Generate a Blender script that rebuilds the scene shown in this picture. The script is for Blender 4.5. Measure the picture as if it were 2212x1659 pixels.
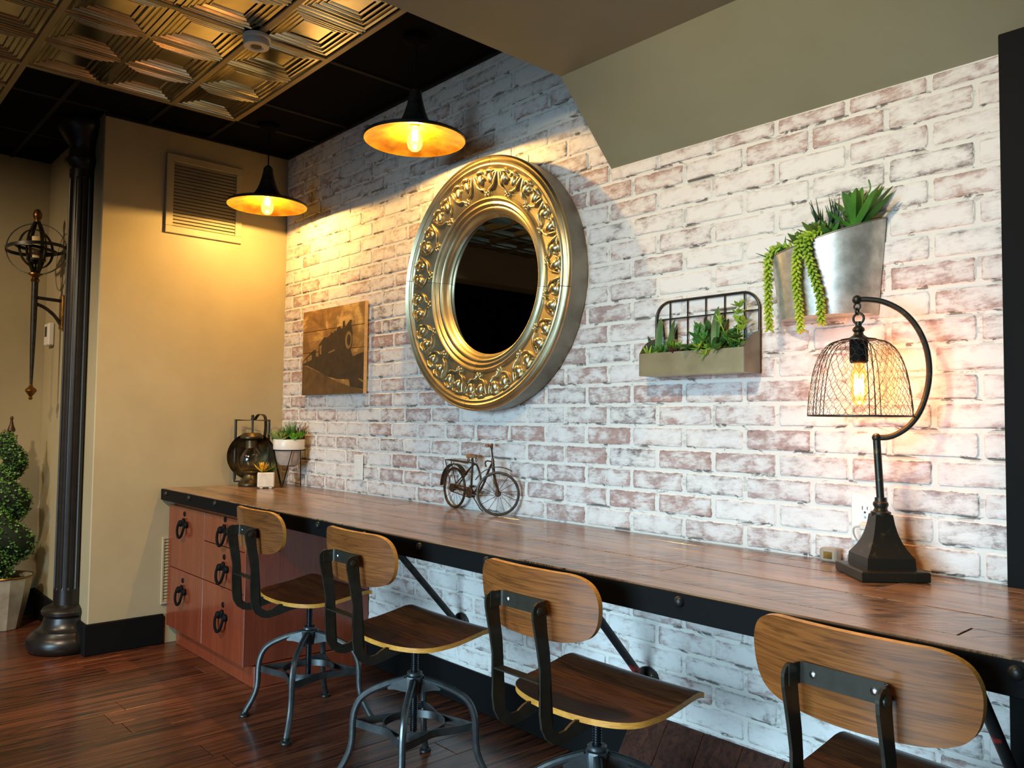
import bpy, bmesh, math, random
from mathutils import Vector, Matrix, Euler, Quaternion
from math import sin, cos, pi, radians, sqrt, atan2
random.seed(7)
S = bpy.context.scene
for o in list(bpy.data.objects): bpy.data.objects.remove(o)
COL = S.collection

# ------------------------------------------------------------------ camera, world, lights, exposure
cam_d = bpy.data.cameras.new('camera'); cam = bpy.data.objects.new('camera', cam_d); COL.objects.link(cam)
CYAW, CPIT, CROL = 0.83660, 0.04642, 0.01121
_f = Vector((-sin(CYAW)*cos(CPIT), cos(CYAW)*cos(CPIT), sin(CPIT)))
_r = _f.cross(Vector((0, 0, 1))).normalized(); _u = _r.cross(_f)
_r2 = cos(CROL)*_r + sin(CROL)*_u; _u2 = -sin(CROL)*_r + cos(CROL)*_u
cam.matrix_world = Matrix(((_r2.x, _u2.x, -_f.x, 4.1039), (_r2.y, _u2.y, -_f.y, -2.0114), (_r2.z, _u2.z, -_f.z, 1.1072), (0, 0, 0, 1)))
cam_d.sensor_fit = 'HORIZONTAL'; cam_d.sensor_width = 36.0; cam_d.lens = 36.0*1730.62/2212.0
cam_d.clip_start = 0.02; cam_d.clip_end = 60
S.camera = cam
W = bpy.data.worlds.new('world'); S.world = W; W.use_nodes = True
W.node_tree.nodes['Background'].inputs[0].default_value = (0.62, 0.80, 1.0, 1); W.node_tree.nodes['Background'].inputs[1].default_value = 0.08

def light(name, kind, loc, energy, color, size=0.1, size_y=None, target=None, parent=None, spot=None, blend=0.5):
    d = bpy.data.lights.new(name, kind); d.energy = energy; d.color = color
    if kind == 'AREA':
        d.size = size
        if size_y: d.shape = 'RECTANGLE'; d.size_y = size_y
    else: d.shadow_soft_size = size
    if spot: d.spot_size = spot; d.spot_blend = blend
    o = bpy.data.objects.new(name, d); COL.objects.link(o); o.location = loc
    if target is not None: o.rotation_euler = (Vector(target)-Vector(loc)).to_track_quat('-Z', 'Y').to_euler()
    if parent: o.parent = parent
    return o
# daylight through the big front window of the room
win = light('window_daylight', 'AREA', (3.0, -5.62, 1.2), 165, (0.52, 0.80, 1.0), 2.8, 2.0, target=(3.0, -2.4, -0.75)); win.data.spread = radians(92)
# warm recessed ceiling downlights behind the camera, then an added end-wall fill
light('downlight', 'SPOT', (3.15, -1.45, 2.19), 95, (1.0, 0.76, 0.46), 0.06, target=(3.0, 0.1, 1.20), spot=radians(112), blend=1.0)
light('hall_downlight', 'SPOT', (0.4, -3.1, 2.5), 130, (1.0, 0.74, 0.46), 0.05, target=(-0.95, -1.1, 1.05), spot=radians(66), blend=1.0)
light('end_wall_downlight', 'SPOT', (1.9, -2.7, 2.5), 230, (1.0, 0.80, 0.56), 0.06, target=(-0.1, -0.75, 0.35), spot=radians(54), blend=1.0)  # added fill without a known lamp, brightens the low end wall
PENDANT_W = 31.0; LAMP_W = 4.2
S.view_settings.view_transform = 'Standard'; S.view_settings.look = 'None'
S.view_settings.gamma = 1.0; S.view_settings.use_curve_mapping = False
S.view_settings.exposure = 0.35
S.cycles.max_bounces = 8; S.cycles.diffuse_bounces = 4; S.cycles.glossy_bounces = 4; S.cycles.transparent_max_bounces = 10
S.cycles.caustics_reflective = False; S.cycles.caustics_refractive = False
S.cycles.use_denoising = True; S.cycles.sample_clamp_indirect = 6.0

# ------------------------------------------------------------------ materials
def lin(r, g, b):
    f = lambda c: c/12.92 if c <= 0.04045 else ((c+0.055)/1.055)**2.4
    return (f(r/255), f(g/255), f(b/255), 1)
class NT:
    def __init__(s, name):
        s.m = bpy.data.materials.new(name); s.m.use_nodes = True; s.t = s.m.node_tree; s.b = s.t.nodes['Principled BSDF']
    def n(s, typ, **kw):
        x = s.t.nodes.new(typ)
        for k, v in kw.items(): setattr(x, k, v)
        return x
    def l(s, a, b): s.t.links.new(a, b)
    def math(s, op, a, b=None, clamp=False):
        x = s.n('ShaderNodeMath', operation=op); x.use_clamp = clamp
        for i, v in enumerate((a, b)):
            if v is None: continue
            if isinstance(v, (int, float)): x.inputs[i].default_value = v
            else: s.l(v, x.inputs[i])
        return x.outputs[0]
    def mix(s, fac, a, b, blend='MIX'):
        x = s.n('ShaderNodeMix', data_type='RGBA', blend_type=blend)
        for i, v in ((0, fac), (6, a), (7, b)):
            if isinstance(v, (int, float)): x.inputs[i].default_value = v
            elif isinstance(v, tuple): x.inputs[i].default_value = v
            else: s.l(v, x.inputs[i])
        return x.outputs[2]
    def ramp(s, fac, stops):
        x = s.n('ShaderNodeValToRGB'); e = x.color_ramp.elements
        while len(e) < len(stops): e.new(0.5)
        for q, (p, c) in zip(e, stops): q.position = p; q.color = c if isinstance(c, tuple) else (c, c, c, 1)
        s.l(fac, x.inputs[0]); return x.outputs[0]
    def coords(s, kind='Object', scale=(1, 1, 1), rot=(0, 0, 0), loc=(0, 0, 0)):
        if kind == 'World': src = s.n('ShaderNodeNewGeometry').outputs['Position']
        else: src = s.n('ShaderNodeTexCoord').outputs[kind]
        if rot != (0, 0, 0):
            q = s.n('ShaderNodeMapping'); q.inputs['Rotation'].default_value = rot; s.l(src, q.inputs[0]); src = q.outputs[0]
        m = s.n('ShaderNodeMapping'); m.inputs['Scale'].default_value = scale; m.inputs['Location'].default_value = loc
        s.l(src, m.inputs[0]); return m.outputs[0]
    def noise(s, vec, scale=5, detail=4, rough=0.55, dist=0.0, offset=None):
        x = s.n('ShaderNodeTexNoise'); x.inputs['Scale'].default_value = scale; x.inputs['Detail'].default_value = detail
        x.inputs['Roughness'].default_value = rough; x.inputs['Distortion'].default_value = dist
        if offset is not None:
            v = s.n('ShaderNodeVectorMath', operation='ADD'); s.l(vec, v.inputs[0]); s.l(offset, v.inputs[1]); vec = v.outputs[0]
        s.l(vec, x.inputs['Vector']); return x.outputs[0]
    def bump(s, h, strength=0.3, dist=0.01):
        x = s.n('ShaderNodeBump'); x.inputs['Strength'].default_value = strength; x.inputs['Distance'].default_value = dist
        s.l(h, x.inputs['Height']); s.l(x.outputs[0], s.b.inputs['Normal'])
    def set(s, **kw):
        for k, v in kw.items():
            i = s.b.inputs[k.replace('_', ' ')]
            if isinstance(v, (int, float, tuple)): i.default_value = v
            else: s.l(v, i)
        return s.m
def pbr(name, c1, c2=None, scale=30, rough=0.5, metal=0.0, bump=0.0, stretch=(1, 1, 1), detail=4, lo=0.35, hi=0.65, bd=0.004, **kw):
    t = NT(name); v = t.coords('Object', stretch); nz = t.noise(v, scale, detail)
    if c2: t.set(Base_Color=t.mix(t.ramp(nz, [(lo, 0.0), (hi, 1.0)]), c1, c2))
    else: t.set(Base_Color=c1)
    t.set(Roughness=rough, Metallic=metal, **kw)
    if bump: t.bump(nz, bump, bd)
    return t.m
def orand(t): return t.n('ShaderNodeObjectInfo').outputs['Random']
def wood(name, c1, c2, dark, axis='X', scale=6.0, rough=0.35, coat=0.0, streak=0.35, bump=0.15, rnd=0.25, coords='Object', fine=90.0, flat=None):
    t = NT(name); k = {'X': 0, 'Y': 1, 'Z': 2}[axis]
    st = [scale]*3; st[k] = scale*0.07; sf = [fine]*3; sf[k] = fine*0.025
    if flat is not None: st[flat] *= 0.02; sf[flat] *= 0.02
    off = t.n('ShaderNodeCombineXYZ'); r = orand(t)
    t.l(t.math('MULTIPLY', r, 37.0), off.inputs[0]); t.l(t.math('MULTIPLY', r, 91.0), off.inputs[1]); t.l(t.math('MULTIPLY', r, 53.0), off.inputs[2])
    g = t.noise(t.coords(coords, tuple(st)), 1.0, 4, 0.6, 0.5, off.outputs[0]); f = t.noise(t.coords(coords, tuple(sf)), 1.0, 4, 0.6, 0.3, off.outputs[0])
    # cathedral rings: bands of the slow field, broken up by the fine pores
    band = t.math('FRACT', t.math('MULTIPLY', g, 9.0)); band = t.math('ABSOLUTE', t.math('SUBTRACT', band, 0.5))
    c = t.mix(t.ramp(g, [(0.32, 0.0), (0.68, 1.0)]), c1, c2)
    d = t.math('ADD', t.math('MULTIPLY', t.ramp(band, [(0.0, 1.0), (0.22, 0.0)]), 0.65), t.math('MULTIPLY', t.ramp(f, [(0.47, 0.0), (0.63, 1.0)]), 0.75), True)
    c = t.mix(t.math('MULTIPLY', d, streak), c, dark)
    hsv = t.n('ShaderNodeHueSaturation'); t.l(c, hsv.inputs['Color']); t.l(t.math('ADD', t.math('MULTIPLY', r, rnd*2), 1.0-rnd), hsv.inputs['Value'])
    t.set(Base_Color=hsv.outputs[0], Roughness=rough, Coat_Weight=coat, Coat_Roughness=0.12); t.bump(f, bump, 0.003)
    return t.m

M = {}
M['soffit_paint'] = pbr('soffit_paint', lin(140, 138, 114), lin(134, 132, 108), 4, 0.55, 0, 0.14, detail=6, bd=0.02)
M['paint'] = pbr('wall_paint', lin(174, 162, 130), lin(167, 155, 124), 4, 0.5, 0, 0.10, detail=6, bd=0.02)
M['black_paint'] = pbr('black_paint', (0.004, 0.004, 0.004, 1), None, 60, 0.7, 0, 0.03, Specular_IOR_Level=0.12)
M['black_tile'] = pbr('black_tile', (0.0015, 0.0015, 0.0015, 1), None, 90, 0.95, 0, 0.05, Specular_IOR_Level=0.1)
M['black_bar'] = pbr('black_bar', (0.008, 0.008, 0.007, 1), None, 60, 0.7, Specular_IOR_Level=0.2)
M['tin'] = pbr('aged_tin', lin(192, 185, 160), lin(166, 158, 132), 6, 0.17, 1.0, 0.10, bd=0.006)
M['frame_tin'] = pbr('frame_tin', lin(208, 198, 164), lin(178, 166, 130), 9, 0.36, 1.0, 0.10, bd=0.004)
M['tin_bar'] = pbr('tin_bar', lin(150, 140, 112), None, 10, 0.45, 0.6)
M['iron'] = pbr('dark_iron', (0.040, 0.038, 0.032, 1), (0.020, 0.019, 0.017, 1), 40, 0.42, 0.55, 0.05)
M['column_black'] = pbr('column_black', (0.016, 0.013, 0.011, 1), (0.010, 0.008, 0.007, 1), 20, 0.33, 0.0, 0.04)
M['gunmetal'] = pbr('gunmetal', (0.13, 0.14, 0.14, 1), (0.09, 0.10, 0.10, 1), 40, 0.36, 0.8, 0.05)
M['frame_metal'] = pbr('olive_steel', lin(60, 55, 45), lin(52, 48, 39), 40, 0.42, 0.45, 0.05)
M['screw'] = pbr('dark_thread', (0.05, 0.055, 0.06, 1), None, 10, 0.3, 0.9)
M['steel'] = pbr('bright_steel', (0.6, 0.6, 0.58, 1), None, 10, 0.25, 1.0)
M['walnut'] = wood('walnut_veneer', lin(116, 66, 34), lin(88, 48, 24), lin(44, 23, 12), 'X', 22, 0.36, 0.2, 0.75, 0.05, 0.08, fine=240)
M['walnut_back'] = wood('walnut_backrest', lin(150, 90, 42), lin(124, 70, 30), lin(58, 30, 13), 'X', 20, 0.36, 0.2, 0.62, 0.05, 0.08, fine=330, flat=1)
M['ply'] = pbr('plywood_edge', lin(222, 160, 70), lin(190, 124, 46), 90, 0.45, 0, 0, (0.6, 0.6, 9), 3)
M['mahog'] = wood('red_cherry_laminate', lin(134, 64, 40), lin(116, 52, 32), lin(84, 36, 22), 'Z', 14, 0.24, 0.25, 0.35, 0.02, 0.05, fine=200)
M['floorwood'] = wood('dark_hickory_floor', lin(126, 70, 42), lin(80, 40, 24), lin(22, 11, 8), 'Y', 11, 0.30, 0.15, 0.95, 0.25, 0.26, fine=60)
M['rampwood'] = wood('dark_footrest_wood', lin(86, 48, 32), lin(62, 32, 20), lin(28, 14, 10), 'Y', 11, 0.4, 0.05, 0.7, 0.2, 0.15, fine=60)
M['white_plastic'] = pbr('white_plastic', lin(225, 222, 214), None, 10, 0.4)
M['dark_slot'] = pbr('dark_slot', (0.02, 0.02, 0.02, 1), None, 10, 0.6)
M['clear_plastic'] = pbr('cloudy_plastic', lin(205, 196, 176), None, 10, 0.3, 0, 0, Transmission_Weight=0.55)
M['galv'] = pbr('galvanised_zinc', lin(206, 205, 197), lin(172, 171, 162), 34, 0.42, 0.65, 0.03, detail=3)
M['galv_dark'] = pbr('aged_zinc_band', lin(150, 146, 132), lin(112, 108, 96), 5, 0.5, 0.7, 0.05)
M['basket_tin'] = pbr('dull_tin_box', lin(200, 176, 134), lin(172, 150, 112), 9, 0.40, 0.85, 0.05)
M['gold'] = pbr('gold_leaf', lin(232, 168, 52), lin(176, 116, 24), 16, 0.30, 0.85, 0.35, (1, 1, 1), 6, bd=0.01)
M['brass'] = pbr('antique_brass', lin(150, 108, 50), lin(96, 66, 28), 30, 0.35, 0.9)
M['bronze'] = pbr('rubbed_bronze', lin(50, 46, 38), lin(110, 94, 62), 55, 0.40, 0.6, 0.05, lo=0.60, hi=0.82)
M['rust'] = pbr('rusty_iron', lin(88, 62, 40), lin(48, 34, 26), 60, 0.5, 0.55, 0.1)
M['tyre'] = pbr('grey_tyre_iron', lin(84, 76, 66), lin(60, 52, 46), 60, 0.5, 0.5, 0.05)
M['cork'] = pbr('tan_saddle', lin(158, 106, 56), lin(120, 76, 36), 40, 0.6)
M['lantern'] = pbr('oiled_tin', lin(92, 80, 54), lin(50, 44, 32), 22, 0.38, 0.8, 0.08)
M['wax'] = pbr('candle_wax', lin(222, 196, 142), None, 10, 0.5, 0, 0, Subsurface_Weight=0.15)
M['white_glaze'] = pbr('white_glaze', lin(232, 224, 210), None, 10, 0.3)
M['cement'] = pbr('grey_cement', lin(172, 160, 148), lin(154, 142, 130), 40, 0.7, 0, 0.05)
M['pale_cement'] = pbr('pale_cement', lin(222, 210, 192), lin(206, 194, 176), 30, 0.7, 0, 0.05)
M['soil'] = pbr('dark_soil', (0.012, 0.009, 0.006, 1), None, 60, 0.9, 0, 0.3)
M['raw_pine'] = pbr('raw_pine', lin(226, 186, 130), lin(212, 168, 112), 12, 0.6, 0, 0, (1, 1, 6))
M['pot_metal'] = pbr('stained_pot_metal', lin(196, 190, 172), lin(150, 140, 116), 7, 0.45, 0.45, 0.05, detail=6)
def leafmat(name, a, b, r=0.45):
    return pbr(name, lin(*a), lin(*b), 18, r, 0, 0, Subsurface_Weight=0.05)
M['agave'] = leafmat('agave_leaf', (78, 134, 44), (48, 100, 28))
M['spike'] = leafmat('spiky_leaf', (58, 92, 62), (30, 58, 40))
M['rosette'] = leafmat('rosette_leaf', (104, 134, 56), (62, 96, 40))
M['string'] = leafmat('burro_tail_leaf', (170, 194, 62), (120, 156, 44))
M['lime'] = leafmat('lime_leaf', (152, 186, 66), (112, 152, 48))
M['dkgreen'] = leafmat('deep_green_leaf', (58, 108, 48), (34, 76, 36))
M['midgreen'] = leafmat('mid_green_leaf', (76, 130, 50), (46, 92, 36))
M['purple'] = leafmat('purple_leaf', (84, 52, 48), (60, 36, 36))
M['yellowleaf'] = leafmat('yellow_leaf', (236, 186, 44), (206, 150, 30))
M['brightgreen'] = leafmat('bright_green_leaf', (96, 164, 34), (66, 128, 24))
M['sage'] = leafmat('sage_leaf', (150, 166, 92), (112, 134, 70))
M['box'] = leafmat('boxwood_leaf', (104, 150, 66), (48, 90, 38))
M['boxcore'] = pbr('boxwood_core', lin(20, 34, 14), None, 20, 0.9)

def mirror_mat():
    t = NT('mirror_glass'); return t.set(Base_Color=(0.62, 0.62, 0.60, 1), Metallic=1.0, Roughness=0.02)
M['mirror'] = mirror_mat()
def bulb_glass(name, tint, em):
    t = NT(name); tr = t.n('ShaderNodeBsdfTransparent'); tr.inputs[0].default_value = tint
    gl = t.n('ShaderNodeBsdfGlossy'); gl.inputs['Roughness'].default_value = 0.03
    mx = t.n('ShaderNodeMixShader'); mx.inputs[0].default_value = 0.10; t.l(tr.outputs[0], mx.inputs[1]); t.l(gl.outputs[0], mx.inputs[2])
    out = mx.outputs[0]
    if em:
        e = t.n('ShaderNodeEmission'); e.inputs[0].default_value = em[0]; e.inputs[1].default_value = em[1]
        ad = t.n('ShaderNodeAddShader'); t.l(out, ad.inputs[0]); t.l(e.outputs[0], ad.inputs[1]); out = ad.outputs[0]
    t.l(out, t.t.nodes['Material Output'].inputs[0]); return t.m
M['bulb'] = bulb_glass('bulb_glass', (1, 0.95, 0.82, 1), ((1.0, 0.62, 0.18, 1), 0.6))
M['amber_bulb'] = bulb_glass('amber_bulb_glass', (1, 0.82, 0.55, 1), ((1.0, 0.40, 0.08, 1), 0.22))
M['globe'] = bulb_glass('lantern_globe_glass', (0.80, 0.78, 0.70, 1), None)
def emis(name, c, s):
    t = NT(name); return t.set(Base_Color=(0, 0, 0, 1), Emission_Color=c, Emission_Strength=s)
M['filament'] = emis('pendant_filament', (1.0, 0.78, 0.36, 1), 30.0)
M['filament2'] = emis('edison_filament', (1.0, 0.62, 0.20, 1), 22.0)

def brick_nodes():
    t = NT('whitewashed_brick'); P = t.coords('World')
    uv = t.n('ShaderNodeUVMap'); uv.uv_map = 'UVMap'; sp = t.n('ShaderNodeSeparateXYZ'); t.l(uv.outputs[0], sp.inputs[0])
    u, v = sp.outputs[0], sp.outputs[1]
    rnd = t.math('FRACT', t.math('ADD', orand(t), t.n('ShaderNodeNewGeometry').outputs['Random Per Island']))
    r2 = t.math('FRACT', t.math('MULTIPLY', rnd, 17.3)); r3 = t.math('FRACT', t.math('MULTIPLY', rnd, 51.7))
    # distance from the brick's edge in metres (0.196 x 0.059)
    eu = t.math('MULTIPLY', t.math('MINIMUM', u, t.math('SUBTRACT', 1.0, u)), 0.196)
    ev = t.math('MULTIPLY', t.math('MINIMUM', v, t.math('SUBTRACT', 1.0, v)), 0.059)
    e = t.math('MINIMUM', eu, ev)
    big = t.noise(P, 1.1, 2, 0.5)
    blot = t.noise(t.coords('World', (1, 1, 1.6)), 17, 6, 0.66, 0.25)
    fine = t.noise(t.coords('World', (0.8, 1, 1.6)), 60, 6, 0.72, 0.2)
    drag = t.noise(t.coords('World', (5, 1, 26), rot=(0, 0.12, 0)), 6, 4, 0.65, 0.4)
    c1 = t.mix(rnd, lin(176, 144, 134), lin(166, 146, 140)); c1 = t.mix(t.ramp(r2, [(0.80, 0.0), (0.90, 1.0)]), c1, lin(122, 112, 108))
    c1 = t.mix(t.ramp(fine, [(0.48, 0.0), (0.72, 0.9)]), c1, lin(126, 92, 82))
    m = t.math('ADD', t.math('MULTIPLY', blot, 1.25), t.math('MULTIPLY', fine, 0.35))
    m = t.math('ADD', m, t.math('MULTIPLY', drag, 0.42))
    m = t.math('ADD', m, t.math('MULTIPLY', t.math('SUBTRACT', r3, 0.5), 0.26))
    m = t.math('ADD', m, t.math('MULTIPLY', t.math('SUBTRACT', big, 0.5), 0.60))
    m = t.math('ADD', m, t.ramp(e, [(0.0, 0.0), (0.020, 0.16)]))
    wash = t.ramp(t.math('SUBTRACT', m, 0.49), [(0.42, 0.0), (0.54, 0.42), (0.62, 0.74), (0.80, 1.0)])
    c = t.mix(wash, c1, lin(224, 219, 213))
    rag = t.noise(P, 34, 5, 0.65)
    edge = t.math('MULTIPLY', t.ramp(e, [(0.0, 1.0), (0.0075, 0.0)]), t.ramp(t.noise(P, 19, 4, 0.6), [(0.50, 0.0), (0.60, 0.8)]))
    c = t.mix(edge, c, lin(94, 74, 66))
    # mortar smeared over the ragged arris
    lim = t.math('MULTIPLY', t.math('SUBTRACT', rag, 0.34), 0.016)
    smear = t.math('LESS_THAN', e, lim)
    c = t.mix(smear, c, lin(222, 218, 209))
    n1 = t.noise(t.coords('World', (1, 1, 2.6)), 11, 5, 0.65, 0.5)
    chip = t.math('MULTIPLY', t.ramp(n1, [(0.56, 0.0), (0.58, 1.0)]), t.ramp(v, [(0.05, 0.9), (0.13, 0.0)]))
    c = t.mix(chip, c, lin(92, 84, 78))
    t.set(Base_Color=c, Roughness=0.62); t.bump(t.math('ADD', t.math('ADD', fine, blot), t.math('MULTIPLY', smear, 0.5)), 0.35, 0.004)
    return t.m
M['brick'] = brick_nodes()
def mortar_nodes():
    t = NT('white_mortar'); P = t.coords('World')
    n1 = t.noise(t.coords('World', (1, 1, 2.6)), 11, 5, 0.65, 0.5); n2 = t.noise(P, 60, 4)
    sp = t.n('ShaderNodeSeparateXYZ'); t.l(P, sp.inputs[0])
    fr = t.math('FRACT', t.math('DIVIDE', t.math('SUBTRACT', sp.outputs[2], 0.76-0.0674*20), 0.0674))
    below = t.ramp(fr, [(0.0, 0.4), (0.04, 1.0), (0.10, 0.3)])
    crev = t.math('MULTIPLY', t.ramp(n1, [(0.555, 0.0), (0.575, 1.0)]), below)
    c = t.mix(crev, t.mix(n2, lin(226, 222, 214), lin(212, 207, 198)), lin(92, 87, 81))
    t.set(Base_Color=c, Roughness=0.75); t.bump(t.math('SUBTRACT', n2, t.math('MULTIPLY', crev, 2.0)), 0.3, 0.004); return t.m
M['mortar'] = mortar_nodes()
def tabletop_nodes():
    t = NT('reclaimed_tabletop'); r = orand(t); off = t.n('ShaderNodeCombineXYZ')
    t.l(t.math('MULTIPLY', r, 37.0), off.inputs[0]); t.l(t.math('MULTIPLY', r, 11.0), off.inputs[1]); t.l(t.math('MULTIPLY', r, 53.0), off.inputs[2])
    g = t.noise(t.coords('World', (3.2, 44, 1)), 1, 7, 0.65, 0.5, off.outputs[0])
    b = t.noise(t.coords('World', (1.5, 9, 1)), 1.6, 4, 0.6, 0.8, off.outputs[0])
    saw = t.noise(t.coords('World', (12, 170, 1), rot=(0, 0, -0.85)), 1, 4, 0.6, 0.25, off.outputs[0])
    patch = t.noise(t.coords('World', (1.4, 5, 1)), 1.5, 3, 0.5, 0.6, off.outputs[0])
    c = t.mix(t.ramp(b, [(0.3, 0.0), (0.7, 1.0)]), lin(162, 126, 94), lin(124, 92, 66))
    c = t.mix(t.math('MULTIPLY', t.ramp(g, [(0.50, 0.0), (0.66, 1.0)]), 0.62), c, lin(62, 44, 30))
    c = t.mix(t.math('MULTIPLY', t.ramp(saw, [(0.50, 0.0), (0.57, 1.0)]), t.ramp(patch, [(0.42, 0.0), (0.52, 0.95)])), c, lin(42, 29, 21))
    hs = t.n('ShaderNodeHueSaturation'); t.l(c, hs.inputs['Color']); t.l(t.math('ADD', t.math('MULTIPLY', r, 0.35), 0.82), hs.inputs['Value'])
    t.set(Base_Color=hs.outputs[0], Roughness=0.30, Coat_Weight=0.4, Coat_Roughness=0.16); t.bump(t.math('ADD', g, saw), 0.10, 0.002); return t.m
M['tabletop'] = tabletop_nodes()
def print_nodes():
    t = NT('sepia_sky_print'); n = t.noise(t.coords('World', (1, 1, 1.3)), 7, 4, 0.55, 0.6)
    g = t.noise(t.coords('World', (1.0, 1, 22)), 7, 5, 0.6, 0.3)
    c = t.ramp(n, [(0.38, lin(124, 88, 44)), (0.52, lin(158, 116, 60)), (0.60, lin(214, 168, 92)), (0.72, lin(222, 180, 104))])
    c = t.mix(t.math('MULTIPLY', t.ramp(g, [(0.45, 0.0), (0.7, 1.0)]), 0.35), c, lin(84, 54, 24))
    t.set(Base_Color=c, Roughness=0.55); return t.m
M['print'] = print_nodes()
M['ink'] = pbr('dark_ink', lin(44, 34, 20), lin(62, 48, 28), 30, 0.6)
M['ink2'] = pbr('brown_ink', lin(104, 74, 38), lin(80, 56, 28), 24, 0.6)
M['ink3'] = pbr('tan_ink', lin(152, 116, 64), lin(120, 90, 48), 40, 0.6)
M['red_paint'] = pbr('chipped_red', (0.012, 0.012, 0.012, 1), lin(150, 40, 30), 22, 0.5, 0.1, 0.05, lo=0.56, hi=0.62)

# ------------------------------------------------------------------ mesh helpers
def new(): return bmesh.new()
def obj(name, bm, mats, parent=None, angle=35, smooth=True, loc=None):
    me = bpy.data.meshes.new(name)
    bmesh.ops.recalc_face_normals(bm, faces=bm.faces[:])
    for f in bm.faces: f.smooth = smooth
    bm.to_mesh(me); bm.free()
    if smooth: me.set_sharp_from_angle(angle=radians(angle))
    for m in (mats if isinstance(mats, (list, tuple)) else [mats]): me.materials.append(M[m] if isinstance(m, str) else m)
    o = bpy.data.objects.new(name, me); COL.objects.link(o)
    if parent is not None: o.parent = parent
    if loc is not None: o.location = loc
    return o
def inst(src, name, parent, mat=None):
    o = bpy.data.objects.new(name, src.data); COL.objects.link(o); o.parent = parent
    if mat is not None: o.matrix_local = mat
    return o
def thing(name, label, cat, loc=(0, 0, 0), rz=0.0, group=None):
    o = bpy.data.objects.new(name, None); o.empty_display_size = 0.05; COL.objects.link(o); o.location = loc; o.rotation_euler = (0, 0, rz)
    o['label'] = label; o['category'] = cat
    if group: o['group'] = group
    return o
def struct(o, label=None, cat=None):
    o['kind'] = 'structure'
    if label: o['label'] = label
    if cat: o['category'] = cat
    return o
def box(bm, x0, x1, y0, y1, z0, z1, bev=0.0, mi=0):
    r = bmesh.ops.create_cube(bm, size=1.0); vs = r['verts']
    bmesh.ops.scale(bm, vec=(x1-x0, y1-y0, z1-z0), verts=vs); bmesh.ops.translate(bm, vec=((x0+x1)/2, (y0+y1)/2, (z0+z1)/2), verts=vs)
    fs = list({f for v in vs for f in v.link_faces})
    for f in fs: f.material_index = mi
    if bev > 0:
        es = list({e for v in vs for e in v.link_edges}); bmesh.ops.bevel(bm, geom=es, offset=bev, segments=1, affect='EDGES', profile=0.5)
    return bm
def merge(bm, tmp, mat4=None):
    if mat4 is not None: bmesh.ops.transform(tmp, matrix=mat4, verts=tmp.verts[:])
    me = bpy.data.meshes.new('tmp'); tmp.to_mesh(me); tmp.free(); bm.from_mesh(me); bpy.data.meshes.remove(me); return bm
def mbox(bm, mat4, sx, sy, sz, bev=0.0):
    return merge(bm, box(new(), -sx/2, sx/2, -sy/2, sy/2, -sz/2, sz/2, bev), mat4)
def lathe(bm, prof, seg=32, axis='Z', off=(0, 0, 0), a0=0.0, a1=2*pi, mi=0):
    full = abs(a1-a0-2*pi) < 1e-6; n = seg if full else seg+1; rings = []
    for i in range(n):
        a = a0+(a1-a0)*i/seg; ring = []
        for r, h in prof:
            if axis == 'Z': p = (r*cos(a), r*sin(a), h)
            elif axis == 'Y': p = (r*cos(a), h, r*sin(a))
            else: p = (h, r*cos(a), r*sin(a))
            ring.append(bm.verts.new((p[0]+off[0], p[1]+off[1], p[2]+off[2])))
        rings.append(ring)
    for i in range(seg):
        A, B = rings[i], rings[(i+1) % n]
        for j in range(len(prof)-1):
            try: bm.faces.new((A[j], B[j], B[j+1], A[j+1])).material_index = mi
            except ValueError: pass
    bmesh.ops.remove_doubles(bm, verts=[v for R in rings for v in R], dist=1e-6)
    return bm
def frames(pts, closed=False):
    n = len(pts); T = []
    for i in range(n):
        a = pts[(i-1) % n] if (closed or i > 0) else pts[i]; b = pts[(i+1) % n] if (closed or i < n-1) else pts[i]
        T.append((b-a).normalized())
    u = Vector((0, 0, 1)) if abs(T[0].z) < 0.9 else Vector((1, 0, 0)); N = []
    for i in range(n):
        u = (u - T[i]*u.dot(T[i])); u = u.normalized() if u.length > 1e-6 else T[i].orthogonal().normalized(); N.append((u.copy(), T[i].cross(u).normalized()))
    return T, N
def tube(bm, pts, r, seg=8, closed=False, cap=True, mi=0):
    pts = [Vector(p) for p in pts]; T, N = frames(pts, closed); R = []
    for i, p in enumerate(pts):
        ri = r[i] if isinstance(r, (list, tuple)) else r; u, w = N[i]
        R.append([bm.verts.new(p + (u*cos(2*pi*k/seg)+w*sin(2*pi*k/seg))*ri) for k in range(seg)])
    m = len(pts)
    for i in range(m if closed else m-1):
        A, B = R[i], R[(i+1) % m]
        for k in range(seg): bm.faces.new((A[k], A[(k+1) % seg], B[(k+1) % seg], B[k])).material_index = mi
    if cap and not closed:
        bm.faces.new(list(reversed(R[0]))); bm.faces.new(R[-1])
    return bm
def strip(bm, pts, normals, w, t, closed=False):
    """flat bar: w across 'normals' direction, t along the third direction"""
    pts = [Vector(p) for p in pts]; n = len(pts); R = []
    for i, p in enumerate(pts):
        a = pts[(i-1) % n] if (closed or i > 0) else pts[i]; b = pts[(i+1) % n] if (closed or i < n-1) else pts[i]
        T = (b-a).normalized(); u = Vector(normals[i] if isinstance(normals, list) else normals); u = (u-T*u.dot(T)).normalized(); s = T.cross(u).normalized()
        R.append([bm.verts.new(p+u*(w/2*x)+s*(t/2*y)) for x, y in ((1, 1), (-1, 1), (-1, -1), (1, -1))])
    for i in range(n if closed else n-1):
        A, B = R[i], R[(i+1) % n]
        for k in range(4): bm.faces.new((A[k], A[(k+1) % 4], B[(k+1) % 4], B[k]))
    if not closed: bm.faces.new(list(reversed(R[0]))); bm.faces.new(R[-1])
    return bm
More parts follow.
